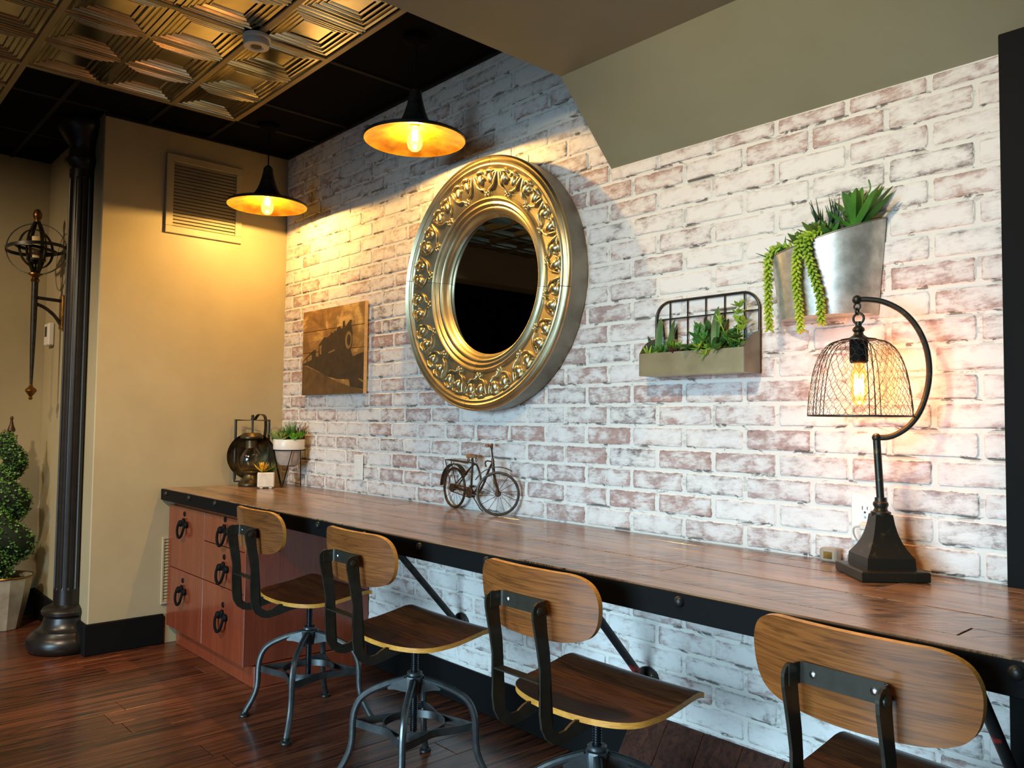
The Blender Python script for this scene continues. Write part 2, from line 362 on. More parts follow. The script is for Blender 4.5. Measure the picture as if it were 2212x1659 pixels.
def prism(bm, poly, depth, fn, mi=0, mi_side=None):
    """poly of 2d points extruded; fn(a, b, d) -> 3d"""
    A = [bm.verts.new(fn(a, b, 0)) for a, b in poly]; B = [bm.verts.new(fn(a, b, depth)) for a, b in poly]; n = len(poly)
    f = bm.faces.new(A); f.material_index = mi; g = bm.faces.new(list(reversed(B))); g.material_index = mi
    for i in range(n): bm.faces.new((A[i], A[(i+1) % n], B[(i+1) % n], B[i])).material_index = mi if mi_side is None else mi_side
    return bm
def sphere(bm, c, r, seg=12, rings=8, sc=(1, 1, 1), mi=0, mat4=None):
    t = new(); bmesh.ops.create_uvsphere(t, u_segments=seg, v_segments=rings, radius=r)
    for f in t.faces: f.material_index = mi
    m = Matrix.Translation(c) @ Matrix.Diagonal((sc[0], sc[1], sc[2], 1))
    return merge(bm, t, mat4 @ m if mat4 is not None else m)
def catmull(P, n=6, closed=False):
    P = [Vector(p) for p in P]; out = []; m = len(P)
    rng = range(m) if closed else range(m-1)
    for i in rng:
        p0 = P[(i-1) % m] if (closed or i > 0) else P[0]; p1 = P[i]; p2 = P[(i+1) % m]; p3 = P[(i+2) % m] if (closed or i+2 < m) else P[-1]
        for k in range(n):
            t = k/n; out.append(0.5*((2*p1)+(p2-p0)*t+(2*p0-5*p1+4*p2-p3)*t*t+(3*p1-p0-3*p2+p3)*t**3))
    if not closed: out.append(P[-1])
    return out
def arc(c, r, a0, a1, n, plane='XZ'):
    out = []
    for i in range(n+1):
        a = a0+(a1-a0)*i/n; x, y = r*cos(a), r*sin(a)
        out.append(Vector(c)+Vector({'XZ': (x, 0, y), 'XY': (x, y, 0), 'YZ': (0, x, y)}[plane]))
    return out
def cyl(bm, p0, p1, r, seg=12): return tube(bm, [p0, p1], r, seg)
def R3(rx=0, ry=0, rz=0): return Euler((rx, ry, rz)).to_matrix().to_4x4()
def TR(loc, rot=None, sc=None):
    m = Matrix.Translation(loc)
    if rot is not None: m = m @ rot
    if sc is not None: m = m @ Matrix.Diagonal((sc[0], sc[1], sc[2], 1))
    return m
# a leaf grows from the origin along +Y, face up +Z
def leaf(bm, mat4, L=0.06, Wd=0.02, th=0.003, curl=0.2, n=5, tipw=0.0, shape='lance', cup=0.15, mi=0):
    rows = []
    for i in range(n+1):
        t = i/n
        if shape == 'lance': w = Wd*(0.45+1.1*t)*(1-t)**0.6*1.05 if t < 1 else 0
        elif shape == 'spike': w = Wd*(1-t)**0.8
        else: w = Wd*sin(pi*min(1, max(0.06, t**0.8)*0.96+0.02))**0.75
        w = max(w, Wd*0.03); y = L*t; z = curl*L*t*t
        top = [(-w/2, y, z+cup*w), (0, y, z+th*(1-t)*0.5), (w/2, y, z+cup*w), (0, y, z-th*(1.2-t))]
        rows.append([bm.verts.new(mat4 @ Vector(p)) for p in top])
    for i in range(n):
        A, B = rows[i], rows[i+1]
        for k in range(4): bm.faces.new((A[k], A[(k+1) % 4], B[(k+1) % 4], B[k])).material_index = mi
    bm.faces.new(rows[-1]); bm.faces.new(list(reversed(rows[0])))
def dirmat(loc, az, el, roll=0):
    """+Y points at azimuth az, elevation el"""
    return Matrix.Translation(loc) @ Euler((el, 0, az-pi/2)).to_matrix().to_4x4() @ Euler((0, roll, 0)).to_matrix().to_4x4()
def rosette(bm, c, n, L, Wd, e0=0.1, e1=1.3, shape='round', th=0.004, curl=0.2, tilt=None, seed=0):
    rg = random.Random(seed); T = Matrix.Translation(c) @ (tilt or Matrix.Identity(4))
    for i in range(n):
        t = i/(n-1) if n > 1 else 0; az = i*2.39996+rg.uniform(-.1, .1); el = e0+(e1-e0)*t; s = 1.0-0.55*t
        leaf(bm, T @ dirmat((0, 0, 0.004*t), az, el), L*s*rg.uniform(.9, 1.1), Wd*s, th, curl, 4, 0, shape)

# ------------------------------------------------------------------ room shell
CEIL = 2.555
bm = box(new(), -4.2, 7.2, -5.8, 0.2, -0.12, -0.012); floor = struct(obj('floor', bm, 'black_paint', smooth=False), 'dark hand-scraped wood plank floor', 'floor')
# planks
PL = {}
rg = random.Random(3)
x = -1.05; k = 0
while x < 4.3:
    w = 0.126; ys = [0.0 if x > -0.13 else -0.946]; y = ys[0]-rg.uniform(0.25, 1.1)
    while y > -2.6: ys.append(y); y -= 1.22
    ys.append(-2.75)
    for a, b in zip(ys[:-1], ys[1:]):
        L = a-b
        key = round(L, 3); bm = new(); box(bm, 0, w-0.0012, 0, L-0.0012, -0.012, 0.0+rg.uniform(-.0006, 0), 0.0016)
        o = obj('plank', bm, 'floorwood', floor, smooth=False); o.location = (x, b, 0)
    x += w; k += 1
# ceiling : tin tiles, black tiles, grid bars
bm = box(new(), -4.2, 7.2, -5.8, 0.2, CEIL+0.03, CEIL+0.12); ceiling = struct(obj('ceiling', bm, 'black_paint', smooth=False), 'suspended ceiling of pressed tin tiles with a black tile border', 'ceiling')
PROF = [(0, 0), (.007, 0), (.010, -.004), (.014, -.004), (.017, .000), (.027, .001), (.029, -.003), (.033, -.003), (.036, .003), (.043, .003), (.045, -.001), (.049, -.001), (.053, .006), (.062, .006), (.064, .002), (.068, .002), (.073, .010), (.082, .010), (.085, .006), (.089, .006), (.093, .011)]
TS = 0.2985
def tin_mesh():
    bm = new(); prev = None
    for d, z in PROF:
        h = TS/2-d; ring = [bm.verts.new((sx*h, sy*h, z)) for sx, sy in ((-1, -1), (1, -1), (1, 1), (-1, 1))]
        if prev:
            for i in range(4): bm.faces.new((prev[i], prev[(i+1) % 4], ring[(i+1) % 4], ring[i]))
        prev = ring
    bm.faces.new(prev); return bm
tin0 = None; JX0 = 0.345; JY0 = -0.452
for j in range(17):
    yc = JY0-TS*(j+0.5)
    for i in range(-5, 7):
        if j < 3 and i < 0: continue
        xc = JX0+TS*(i+0.5)
        if xc < -1.0: continue
        mt = Matrix.Translation((xc, yc, CEIL+0.004))
        if tin0 is None: tin0 = obj('tin_tile', tin_mesh(), 'tin', ceiling, angle=12); tin0.matrix_local = mt
        else: inst(tin0, 'tin_tile', ceiling, mt)
def bar(x0, x1, y0, y1, m, dz=0.0): obj('grid_bar', box(new(), x0, x1, y0, y1, CEIL-0.004-dz, CEIL+0.02, 0.002), m, ceiling, smooth=False)
hw = 0.013; XE = 2.44
for y in (JY0, JY0-TS, JY0-3*TS, JY0-5*TS, JY0-7*TS, JY0-9*TS): bar(JX0 if y > JY0-2.5*TS else -1.06, XE, y-hw, y+hw, 'tin_bar')
for x, ya in ((JX0, JY0), (JX0+3*TS, JY0), (JX0-TS, JY0-3*TS), (JX0-3*TS, JY0-3*TS), (JX0+5*TS, JY0-3*TS)): bar(x-hw, x+hw, -5.5, ya, 'tin_bar', 0.0005)
# black border
for x in (0.345, 0.642, 1.24, 1.838): bar(x-0.011, x+0.011, JY0+hw, 0, 'black_bar')
for y in (JY0, JY0-TS): bar(0 if y > -.94 else -1.06, JX0-hw, y-0.011, y+0.011, 'black_bar')
bar(0.04-0.011, 0.04+0.011, JY0-3*TS+hw, -0.943, 'black_bar'); bar(-0.56, -0.538, JY0-3*TS+hw, -0.943, 'black_bar'); bar(-1.06, JX0, -1.15, -1.128, 'black_bar', 0.0005)
def btile(x0, x1, y0, y1): obj('black_tile', box(new(), x0, x1, y0, y1, CEIL+0.002, CEIL+0.016, 0.001), 'black_tile', ceiling, smooth=False)
xs = [0.0, 0.334, 0.356, 0.631, 0.653, 1.229, 1.251, 1.827, 1.849, 2.44]
for a, b in zip(xs[::2], xs[1::2]): btile(a, b, JY0+hw, 0.0)
for a, b in ((-.452+.0, -.74), (-.761, -1.127), (-1.151, -1.335)):
    btile(0.052, JX0-hw, b, a)
btile(-1.06, -0.561, -1.335, -0.943); btile(-0.537, 0.028, -1.335, -0.943); btile(0.0, 0.028, -0.943, -0.452)
obj('edge_trim', box(new(), 0.001, 2.36, -0.016, -0.001, CEIL-0.012, CEIL-0.002), 'black_bar', ceiling, smooth=False)
obj('edge_trim', box(new(), 0.001, 0.016, -0.943, -0.017, CEIL-0.012, CEIL-0.002), 'black_bar', ceiling, smooth=False)
# walls
wall_back = struct(obj('wall_back', box(new(), 0.0, 7.1, 0.0, 0.15, -0.1, CEIL+0.02), 'mortar', smooth=False), 'whitewashed faux brick wall', 'wall')
wall_left = struct(obj('wall_left', box(new(), -1.06, 0.0, -0.943, 0.15, -0.1, CEIL+0.02, 0.004), 'paint', smooth=False), 'painted plaster end wall with an air grille', 'wall')
bm = new(); box(bm, -1.25, -1.06, -1.75, -0.80, -0.1, CEIL+0.02); box(bm, -1.25, -1.06, -4.6, -1.75, 2.28, CEIL+0.02); box(bm, -1.25, -1.06, -5.8, -4.6, -0.1, CEIL+0.02)
struct(obj('wall_far', bm, 'paint', smooth=False), 'painted wall beyond the column', 'wall')
struct(obj('wall_hall', box(new(), -3.2, -3.1, -5.8, -0.8, -0.1, CEIL+0.02), 'black_paint', smooth=False), 'dark wall of the side hall', 'wall')
bm = new(); box(bm, -4.2, 1.45, -5.8, -5.6, -0.1, CEIL+.02); box(bm, 4.55, 7.2, -5.8, -5.6, -0.1, CEIL+.02); box(bm, 1.45, 4.55, -5.8, -5.6, 2.28, CEIL+.02); box(bm, 1.45, 4.55, -5.8, -5.6, -0.1, 0.12)
struct(obj('wall_front', bm, 'paint', smooth=False), 'painted wall with the large window', 'wall')
bm = new()
for a in (1.45, 2.45, 3.45, 4.49): box(bm, a, a+0.06, -5.62, -5.56, 0.12, 2.28)
for z in (0.12, 2.22): box(bm, 1.45, 4.55, -5.62, -5.56, z, z+0.06)
struct(obj('window_1', bm, 'black_paint', smooth=False), 'large front window frame', 'window')
struct(obj('wall_right', box(new(), 7.0, 7.2, -5.8, 0.2, -0.1, CEIL+.02), 'paint', smooth=False), 'painted right wall', 'wall')
# soffit with the sloped face towards the brick wall
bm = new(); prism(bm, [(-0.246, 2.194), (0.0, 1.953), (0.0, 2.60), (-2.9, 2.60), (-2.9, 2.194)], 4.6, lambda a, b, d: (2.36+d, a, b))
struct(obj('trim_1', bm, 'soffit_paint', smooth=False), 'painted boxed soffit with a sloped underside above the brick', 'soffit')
# black board at the right end of the brick wall
bm = box(new(), 3.523, 4.6, -0.032, -0.001, -0.0, 2.10, 0.002); blackboard = struct(obj('trim_2', bm, 'black_paint', smooth=False), 'black steel panel at the right end of the brick wall', 'panel')
for z in (0.55, 0.96, 1.28, 1.60, 1.90):
    bm = new(); lathe(bm, [(0.0, -0.010), (0.007, -0.009), (0.011, -0.004), (0.012, 0.0)], 12, 'Y', (3.60, -0.032, z)); obj('bolt', bm, 'iron', blackboard)
# baseboards
def bboard(name, x0, x1, y0, y1, z1, label):
    return struct(obj(name, box(new(), x0, x1, y0, y1, 0, z1, 0.004), 'black_paint', smooth=False), label, 'baseboard')
bboard('baseboard_left', 0.0, 0.016, -0.959, -0.605, 0.145, 'black baseboard along the plaster end wall')
bboard('baseboard_end', -1.06, -0.001, -0.959, -0.944, 0.145, 'black baseboard behind the topiary pot')
bboard('baseboard_back', 0.915, 2.475, -0.016, -0.001, 0.142, 'black baseboard under the long desk')
bboard('baseboard_far', -1.059, -1.044, -1.74, -0.961, 0.145, 'black baseboard on the wall beyond the column')

# ------------------------------------------------------------------ bricks
CH = 0.0674
def table(odd):
    a = [(-1, .195-.198 if odd else .291-.396), (0, .195), (1, .39), (2, .587), (3, .786)] if odd else [(-2, -.102), (-1, .094), (0, .291), (1, .488), (2, .686), (3, .886)]
    b = ([(11, 2.354), (12, 2.555), (13, 2.758), (14, 2.963), (15, 3.164), (16, 3.366), (17, 3.568)] if odd else [(11, 2.453), (12, 2.655), (13, 2.862), (14, 3.063), (15, 3.263), (16, 3.467), (17, 3.67)])
    xs = {i: v for i, v in a+b}; x3, x11 = xs[3], xs[11]
    for i in range(4, 11): xs[i] = x3+(x11-x3)*(i-3)/8
    return [xs[i] for i in sorted(xs)]
bricks = []
for k in range(-10, 27):
    z0 = 0.76+CH*k+0.0045; z1 = 0.76+CH*(k+1)-0.0045
    for a, b in zip(table(k % 2 == 1)[:-1], table(k % 2 == 1)[1:]):
        x0 = max(a+0.005, 0.004); x1 = min(b-0.005, 3.5225)
        if x1-x0 < 0.02: continue
        zt = min(z1, CEIL-0.012)
        if x0 > 2.34: zt = min(zt, 1.951)
        if zt-z0 < 0.012 or zt < 0.15: continue
        bricks.append((x0, x1, max(z0, 0.144 if x0 < 2.4 else 0.2), zt))
def hidden(x0, x1, z0, z1):
    xc, zc = (x0+x1)/2, (z0+z1)/2
    if xc < 0.9 and zc < 0.70: return True
    if 0.70 < zc < 0.755: return True
    if (xc-1.80)**2+(zc-1.63)**2 < 0.37**2: return True
    if zc < 0.2: return True
    return False
camp = Vector((4.1039, -2.0114, 1.1072))
def psize(b):
    c = Vector(((b[0]+b[1])/2, 0, (b[2]+b[3])/2)); d = c-camp; return (b[1]-b[0])*(b[3]-b[2])*abs(d.y)/d.length**3*(0.01 if hidden(*b) else 1)
bricks.sort(key=psize, reverse=True)
def brick_geo(bm, uvl, x0, x1, z0, z1, ox=0, oz=0, seed=0):
    rg = random.Random(seed); w, h = x1-x0, z1-z0; j = lambda s: rg.uniform(-s, s); q = 0.008
    P = [(0, q), (q*.6, 0), (w*.33, j(.0015)), (w*.66, j(.0015)), (w-q*.6, 0), (w, q), (w+j(.0015), h/2), (w, h-q), (w-q*.6, h), (w*.6, h+j(.0015)), (w*.3, h+j(.0015)), (q*.6, h), (0, h-q), (j(.0015), h/2)]
    c = (w/2, h/2); d = 0.0022+rg.uniform(0, .0014); A = []; B = []
    for a, b in P:
        A.append(bm.verts.new((x0-ox+a, 0.0, z0-oz+b))); s = 0.0030
        B.append(bm.verts.new((x0-ox+a+(s if a < w/2 else -s), -d, z0-oz+b+(s if b < h/2 else -s))))
    n = len(P); fs = [(bm.faces.new(B), P)]
    for i in range(n): fs.append((bm.faces.new((A[i], A[(i+1) % n], B[(i+1) % n], B[i])), None))
    for f in (x[0] for x in fs):
        for lp in f.loops:
            co = lp.vert.co; lp[uvl].uv = ((co.x-(x0-ox))/w, (co.z-(z0-oz))/h)
for i, b in enumerate(bricks[:300]):
    bm = new(); uvl = bm.loops.layers.uv.new('UVMap'); brick_geo(bm, uvl, *b, b[0], b[2], i)
    o = obj('brick', bm, 'brick', wall_back, smooth=False); o.location = (b[0], 0, b[2])
bm = new(); uvl = bm.loops.layers.uv.new('UVMap')
for i, b in enumerate(bricks[300:]): brick_geo(bm, uvl, *b, 0, 0, 1000+i)
o = obj('bricks', bm, 'brick', wall_back, smooth=False); o['kind'] = 'stuff'

# ------------------------------------------------------------------ column and left corner
col = thing('column', 'black fluted round column with a moulded base at the end of the plaster wall', 'column', (-0.205, -0.976, 0)); col['kind'] = 'thing'
def clip_wall(bm, y=0.0325):
    bmesh.ops.bisect_plane(bm, geom=bm.verts[:]+bm.edges[:]+bm.faces[:], plane_co=(0, y, 0), plane_no=(0, 1, 0), clear_outer=True); return bm
bm = new(); N = 96; rings = []
for z in (0.20, 0.285, 0.295, 2.26, 2.27, 2.34):
    ring = []
    for i in range(N):
        a = 2*pi*i/N; fl = max(0.0, sin(a*16))*0.0065 if 0.29 < z < 2.265 else 0
        r = 0.066-0.004*(z/2.5)-fl; ring.append(bm.verts.new((r*cos(a), r*sin(a), z)))
    rings.append(ring)
for A, B in zip(rings[:-1], rings[1:]):
    for i in range(N): bm.faces.new((A[i], A[(i+1) % N], B[(i+1) % N], B[i]))
obj('shaft', clip_wall(bm), 'column_black', col, angle=25)
bm = lathe(new(), [(0.0, 0.0), (.150, 0.0), (.166, .012), (.175, .035), (.172, .058), (.158, .078), (.140, .092), (.138, .098), (.124, .104), (.112, .118), (.105, .138), (.100, .158), (.104, .164), (.112, .172), (.114, .186), (.106, .198), (.088, .206), (.068, .214), (.0, .214)], 48)
obj('base', clip_wall(bm), 'column_black', col)
bm = lathe(new(), [(0.0, 2.31), (.062, 2.31), (.074, 2.325), (.086, 2.345), (.086, 2.362), (.070, 2.372), (.066, 2.41), (.070, 2.43), (.084, 2.45), (.100, 2.475), (.118, 2.50), (.124, 2.52), (.124, 2.545), (.0, 2.545)], 48)
obj('capital', clip_wall(bm), 'column_black', col)

def grille(name, label, y0, y1, z0, z1, n, border, depth, hidden_x=0.0):
    t = thing(name, label, 'vent', (0.0, (y0+y1)/2, (z0+z1)/2)); hy, hz = (y1-y0)/2, (z1-z0)/2
    bm = new(); b = border
    box(bm, 0.001, depth, -hy, hy, hz-b, hz, .002); box(bm, 0.001, depth, -hy, hy, -hz, -hz+b, .002); box(bm, 0.001, depth, -hy, -hy+b, -hz+b, hz-b, .002); box(bm, 0.001, depth, hy-b, hy, -hz+b, hz-b, .002)
    obj('frame', bm, 'paint', t, smooth=False)
    obj('backing', box(new(), 0.0005, 0.0015, -hy+b, hy-b, -hz+b, hz-b), 'dark_slot', t, smooth=False)
    s0 = None; pitch = (2*hz-2*b)/n
    for i in range(n):
        m = Matrix.Translation((0.008, 0, -hz+b+pitch*(i+0.5)))
        if s0 is None:
            bm = new(); mbox(bm, R3(0, radians(70), 0), pitch*0.76, 2*hy-2*b-.001, 0.0014); s0 = obj('slat', bm, 'paint', t, smooth=False); s0.matrix_local = m
        else: inst(s0, 'slat', t, m)
    return t
grille('air_vent', 'square painted return air grille high on the plaster wall', -0.655, -0.262, 2.03, 2.43, 19, 0.036, 0.014)
grille('floor_vent', 'low slatted air grille beside the red drawer cabinet', -0.70+0.08, -0.33, 0.19, 0.518, 20, 0.012, 0.012)

# smoke detector
sd = thing('smoke_detector', 'round white smoke detector under the tin ceiling', 'detector', (1.245, -0.752, CEIL-0.006))
obj('base', lathe(new(), [(0, 0), (.052, 0), (.052, -.010), (.046, -.014), (0, -.014)], 32), 'white_plastic', sd)
obj('body', lathe(new(), [(.044, -.012), (.046, -.016), (.049, -.030), (.046, -.040), (.026, -.042), (.025, -.038), (.0, -.038)], 32), 'white_plastic', sd)
obj('sensor_grid', lathe(new(), [(0, -.0395), (.020, -.0395), (.020, -.037)], 20), 'frame_metal', sd)

# ------------------------------------------------------------------ pendants
def shade_profile(): return [(.190, 0), (.1925, .004), (.192, .011), (.180, .017), (.150, .024), (.120, .031), (.095, .039), (.075, .050), (.060, .066), (.048, .088), (.039, .112), (.032, .136), (.027, .158), (.0235, .176), (.022, .190), (.0, .192)]
def pendant(loc, label, rz=0):
    t = thing('pendant_lamp', label, 'lamp', loc, rz, 'trumpet pendant lamps over the desk')
    obj('shade', lathe(new(), shade_profile(), 64), 'iron', t)
    obj('shade_lining', lathe(new(), [(.1895, .0005), (.186, .004), (.170, .010), (.140, .018), (.108, .026), (.080, .037), (.055, .054), (.038, .076), (.026, .10), (.0, .104)], 64), 'gold', t)
    obj('cap', lathe(new(), [(0, .188), (.016, .188), (.016, .196), (.010, .202), (.0, .202)], 16), 'black_paint', t)
    obj('cord', cyl(new(), (0, 0, .2), (0, 0, CEIL-loc[2]-0.012), .0032, 8), 'black_paint', t)
    obj('ceiling_canopy', lathe(new(), [(0, CEIL-loc[2]-.004), (.05, CEIL-loc[2]-.004), (.048, CEIL-loc[2]-.016), (.012, CEIL-loc[2]-.03), (0, CEIL-loc[2]-.03)], 24), 'black_tile', t)
    obj('socket', lathe(new(), [(0, .10), (.019, .10), (.019, .052), (.0, .052)], 16), 'brass', t)
    obj('bulb', lathe(new(), [(.013, .055), (.0145, .045), (.020, .032), (.027, .015), (.030, -.002), (.029, -.016), (.024, -.030), (.014, -.039), (.0, -.0425)], 24), 'bulb', t)
    bm = new()
    for i in range(6):
        a = i*pi/3; tube(bm, [(.006*cos(a), .006*sin(a), .042), (.011*cos(a+.3), .011*sin(a+.3), .024), (.011*cos(a-.3), .011*sin(a-.3), .006)], .0011, 5)
    obj('filament', bm, 'filament', t)
    light('pendant_light', 'POINT', (0, 0, 0.018), PENDANT_W, (1.0, 0.60, 0.19), 0.012, parent=t)
    return t
pendant((0.395, -0.30, 2.150), 'black trumpet pendant lamp with gold lining nearest the air grille')
pendant((1.646, -0.30, 2.158), 'black trumpet pendant lamp with gold lining above the round mirror')

# ------------------------------------------------------------------ mirror
mir = thing('round_mirror', 'large round mirror in a deep embossed tin frame on the brick wall', 'mirror', (1.785, -0.0055, 1.625))
FP = [(.476, 0.0), (.478, -.010), (.479, -.070), (.482, -.084), (.480, -.092), (.474, -.096), (.468, -.092), (.464, -.094), (.458, -.099), (.451, -.094), (.448, -.093), (.443, -.096), (.438, -.092), (.434, -.086), (.430, -.085), (.400, -.078), (.365, -.070), (.338, -.063), (.334, -.062), (.331, -.066), (.325, -.069), (.319, -.064), (.316, -.059), (.312, -.061), (.306, -.062), (.300, -.056), (.297, -.052), (.292, -.054), (.286, -.052), (.280, -.044), (.276, -.036), (.272, -.026), (.266, -.022), (.262, -.018)]
obj('frame_band', lathe(new(), FP[:4], 128, 'Y'), 'galv_dark', mir)
f0 = None
for i in range(4):
    g = 0.0022
    if f0 is None: f0 = obj('frame_panel', lathe(new(), FP[3:], 36, 'Y', a0=g, a1=pi/2-g), 'frame_tin', mir, angle=50); q = f0
    else: q = inst(f0, 'frame_panel', mir)
    q.matrix_local = R3(0, radians(8)+i*pi/2, 0)
obj('frame_core', lathe(new(), [(.470, -.084), (.436, -.082), (.338, -.060), (.300, -.050), (.270, -.020)], 96, 'Y'), 'dark_slot', mir)
obj('mirror_glass', lathe(new(), [(0, -.0165), (.268, -.0165), (.268, -.012), (0, -.012)], 96, 'Y'), 'mirror', mir)
def ornament():
    bm = new()   # radial direction = +Z, tangential = X, front = -Y ; surface slopes
    sl = lambda r: -(.070+(r-.365)*0.228)
    def pt(x, r, h=0.0): return Vector((x, sl(r)-h, r))
    for s in (-1, 1):
        sphere(bm, (0, 0, 0), 1, 12, 8, mat4=Matrix.Translation(pt(s*.029, .398, .001)) @ R3(0, radians(-14*s), 0) @ Matrix.Diagonal((.0165, .012, .0215, 1)))
        sphere(bm, pt(s*.009, .408-.014*(s < 0)+.006, .003), .0062, 8, 6)
        tube(bm, catmull([pt(s*.066, .416, 0), pt(s*.057, .396, .004), pt(s*.049, .378, .005), pt(s*.034, .364, .006), pt(s*.016, .360, .005), pt(s*.006, .350, .003)], 4), [.0025+.0032*sin(pi*min(1, k/20+.15)) for k in range(21)], 6)
        tube(bm, catmull([pt(s*.052, .424, 0), pt(s*.044, .421, .004), pt(s*.028, .4265, .005), pt(s*.014, .424, .003), pt(s*.010, .418, 0)], 4), [.001+.0045*sin(pi*(k+1)/18) for k in range(17)], 6)
        tube(bm, catmull([pt(s*.052, .388, 0), pt(s*.046, .402, .004), pt(s*.051, .414, .003), pt(s*.060, .418, 0)], 4), .0028, 6)
        sphere(bm, pt(s*.0085, .340, .002), .0055, 8, 6)
        tube(bm, catmull([pt(s*.003, .349, .002), pt(s*.012, .352, .003), pt(s*.015, .344, .002)], 3), .0024, 6)
    sphere(bm, pt(0, .347, .003), .0055, 8, 6)
    return bm
o0 = None
for i in range(18):
    if o0 is None: o0 = obj('embossed_scroll', ornament(), 'frame_tin', mir, angle=60); q = o0
    else: q = inst(o0, 'embossed_scroll', mir)
    q.matrix_local = R3(0, i*radians(20)+radians(3), 0)

# ------------------------------------------------------------------ train picture on planks
pic = thing('plank_picture', 'sepia steam train picture printed on pine planks left of the mirror', 'picture', (0.57, -0.0055, 1.447))
PW, PH = 0.301, 0.2175
for i in range(4):
    z1 = PH-(i*2*PH/4); z0 = z1-2*PH/4
    obj('plank', box(new(), -PW, PW, -.021, -.005, z0+.0012, z1-.0012, .0008), ['print'], pic, smooth=False)
bm = new(); box(bm, PW+.0001, PW+.002, -.0208, -.0045, -PH, PH); box(bm, -PW-.002, -PW-.0001, -.0208, -.0045, -PH, PH); obj('side_edge', bm, 'raw_pine', pic, smooth=False)
bm = new(); box(bm, -.12, -.09, -.005, 0, -PH+.01, PH-.01); box(bm, .09, .12, -.005, 0, -PH+.01, PH-.01); obj('back_batten', bm, 'raw_pine', pic, smooth=False)
def inked(poly, m, lay):
    bm = new(); prism(bm, [(-PW+2*PW*u, PH-2*PH*v) for u, v in poly], .0003, lambda a, b, d: (a, -.0211-.00012*lay-d, b)); return obj('printed_train' if m == 'ink' else 'printed_ground', bm, m, pic, smooth=False)
inked([(0, .63), (.2, .70), (.4, .78), (.6, .86), (.8, .92), (.995, .965), (.995, .998), (.002, .998)], 'ink2', 0)
inked([(.80, .60), (.86, .585), (.93, .565), (.997, .555), (.997, .96), (.8, .92), (.75, .7)], 'ink', 0)
inked([(0, .595), (.09, .535), (.20, .47), (.235, .468), (.235, .55), (.28, .555), (.285, .42), (.36, .345), (.385, .335), (.42, .345), (.47, .32), (.48, .295), (.505, .295), (.51, .31), (.53, .29), (.555, .275), (.565, .29), (.585, .25), (.62, .235), (.645, .26), (.67, .265), (.672, .185), (.70, .18), (.71, .26), (.75, .215), (.785, .18), (.815, .19), (.80, .235), (.815, .27), (.825, .33), (.82, .45), (.80, .52), (.85, .62), (.93, .68), (.93, .78), (.80, .84), (.60, .83), (.42, .79), (.25, .71), (.10, .655), (0, .635)], 'ink', 1)
bm = new()
for (cx, cy, rx, rz, lay) in ((.765, .405, .050, .10, 2),):
    prism(bm, [(-PW+2*PW*(cx+rx*cos(a)), PH-2*PH*(cy+rz*sin(a))) for a in [2*pi*i/24 for i in range(24)]], .0002, lambda a, b, d: (a, -.0216-d, b))
obj('printed_smokebox', bm, 'ink3', pic, smooth=False)
bm = new(); prism(bm, [(-PW+2*PW*(.770+.030*cos(a)), PH-2*PH*(.405+.062*sin(a))) for a in [2*pi*i/20 for i in range(20)]], .0002, lambda a, b, d: (a, -.0219-d, b)); obj('printed_smokebox', bm, 'ink', pic, smooth=False)
for poly in ([(.09, .555), (.165, .52), (.165, .585), (.09, .605)], [(.01, .60), (.075, .567), (.075, .61), (.01, .625)], [(.295, .44), (.33, .42), (.33, .53), (.305, .53)], [(.45, .515), (.55, .49), (.55, .505), (.45, .53)], [(.93, .83), (.997, .86), (.997, .885), (.93, .85)]):
    bm = new(); prism(bm, [(-PW+2*PW*u, PH-2*PH*v) for u, v in poly], .0002, lambda a, b, d: (a, -.0216-d, b)); obj('printed_highlight', bm, 'ink3', pic, smooth=False)

# ------------------------------------------------------------------ wall plates
def plate(name, label, cat, x, z, w, h): 
    t = thing(name, label, cat, (x, -0.006, z)); obj('cover_plate', box(new(), -w/2, w/2, -.006, 0, -h/2, h/2, .0025), 'white_plastic', t); return t
sw = plate('light_switch', 'white switch plate on the brick above the far desk end', 'switch', 0.815, 0.883, 0.076, 0.117)
obj('rocker', box(new(), -.017, .017, -.0085, -.005, -.033, .033, .002), 'white_plastic', sw)
ou = plate('wall_outlet', 'white duplex outlet behind the table lamp', 'outlet', 3.206, 0.878, 0.072, 0.122)
for s in (1, -1):
    bm = new(); pts = [(.0155*cos(a), min(.0125, max(-.0125, .0165*sin(a)))) for a in [2*pi*i/24 for i in range(24)]]
    prism(bm, pts, .002, lambda a, b, d: (a, -.006-d, b+s*.0195)); q = obj('receptacle', bm, 'white_plastic', ou, smooth=False)
    bm = new(); box(bm, -.0072, -.0052, -.0084, -.0079, s*.0195-.001, s*.0195+.008); box(bm, .0052, .0072, -.0084, -.0079, s*.0195, s*.0195+.0075); cyl(bm, (0, -.0079, s*.0195-.007), (0, -.0084, s*.0195-.007), .0028, 10)
    obj('slot', bm, 'dark_slot', q, smooth=False)
bm = new(); cyl(bm, (0, -.006, 0), (0, -.0072, 0), .003, 10); obj('plate_screw', bm, 'steel', ou)
ad = thing('power_adapter', 'small cloudy plastic box on the desk against the brick by the lamp', 'adapter', (3.125, -0.032, 0.761))
obj('case', box(new(), -.022, .022, -.016, .016, 0, .034, .004), 'clear_plastic', ad); obj('contact', box(new(), -.010, .012, -.0172, -.016, .008, .026), 'brass', ad, smooth=False)

th = thing('thermostat', 'small white thermostat on the wall behind the column', 'thermostat', (-0.875, -0.944, 1.555))
obj('case', box(new(), -.052, .052, -.030, 0, -.062, .062, .006), 'white_plastic', th); obj('display', box(new(), -.034, .014, -.0308, -.0295, -.012, .044), 'frame_metal', th, smooth=False)

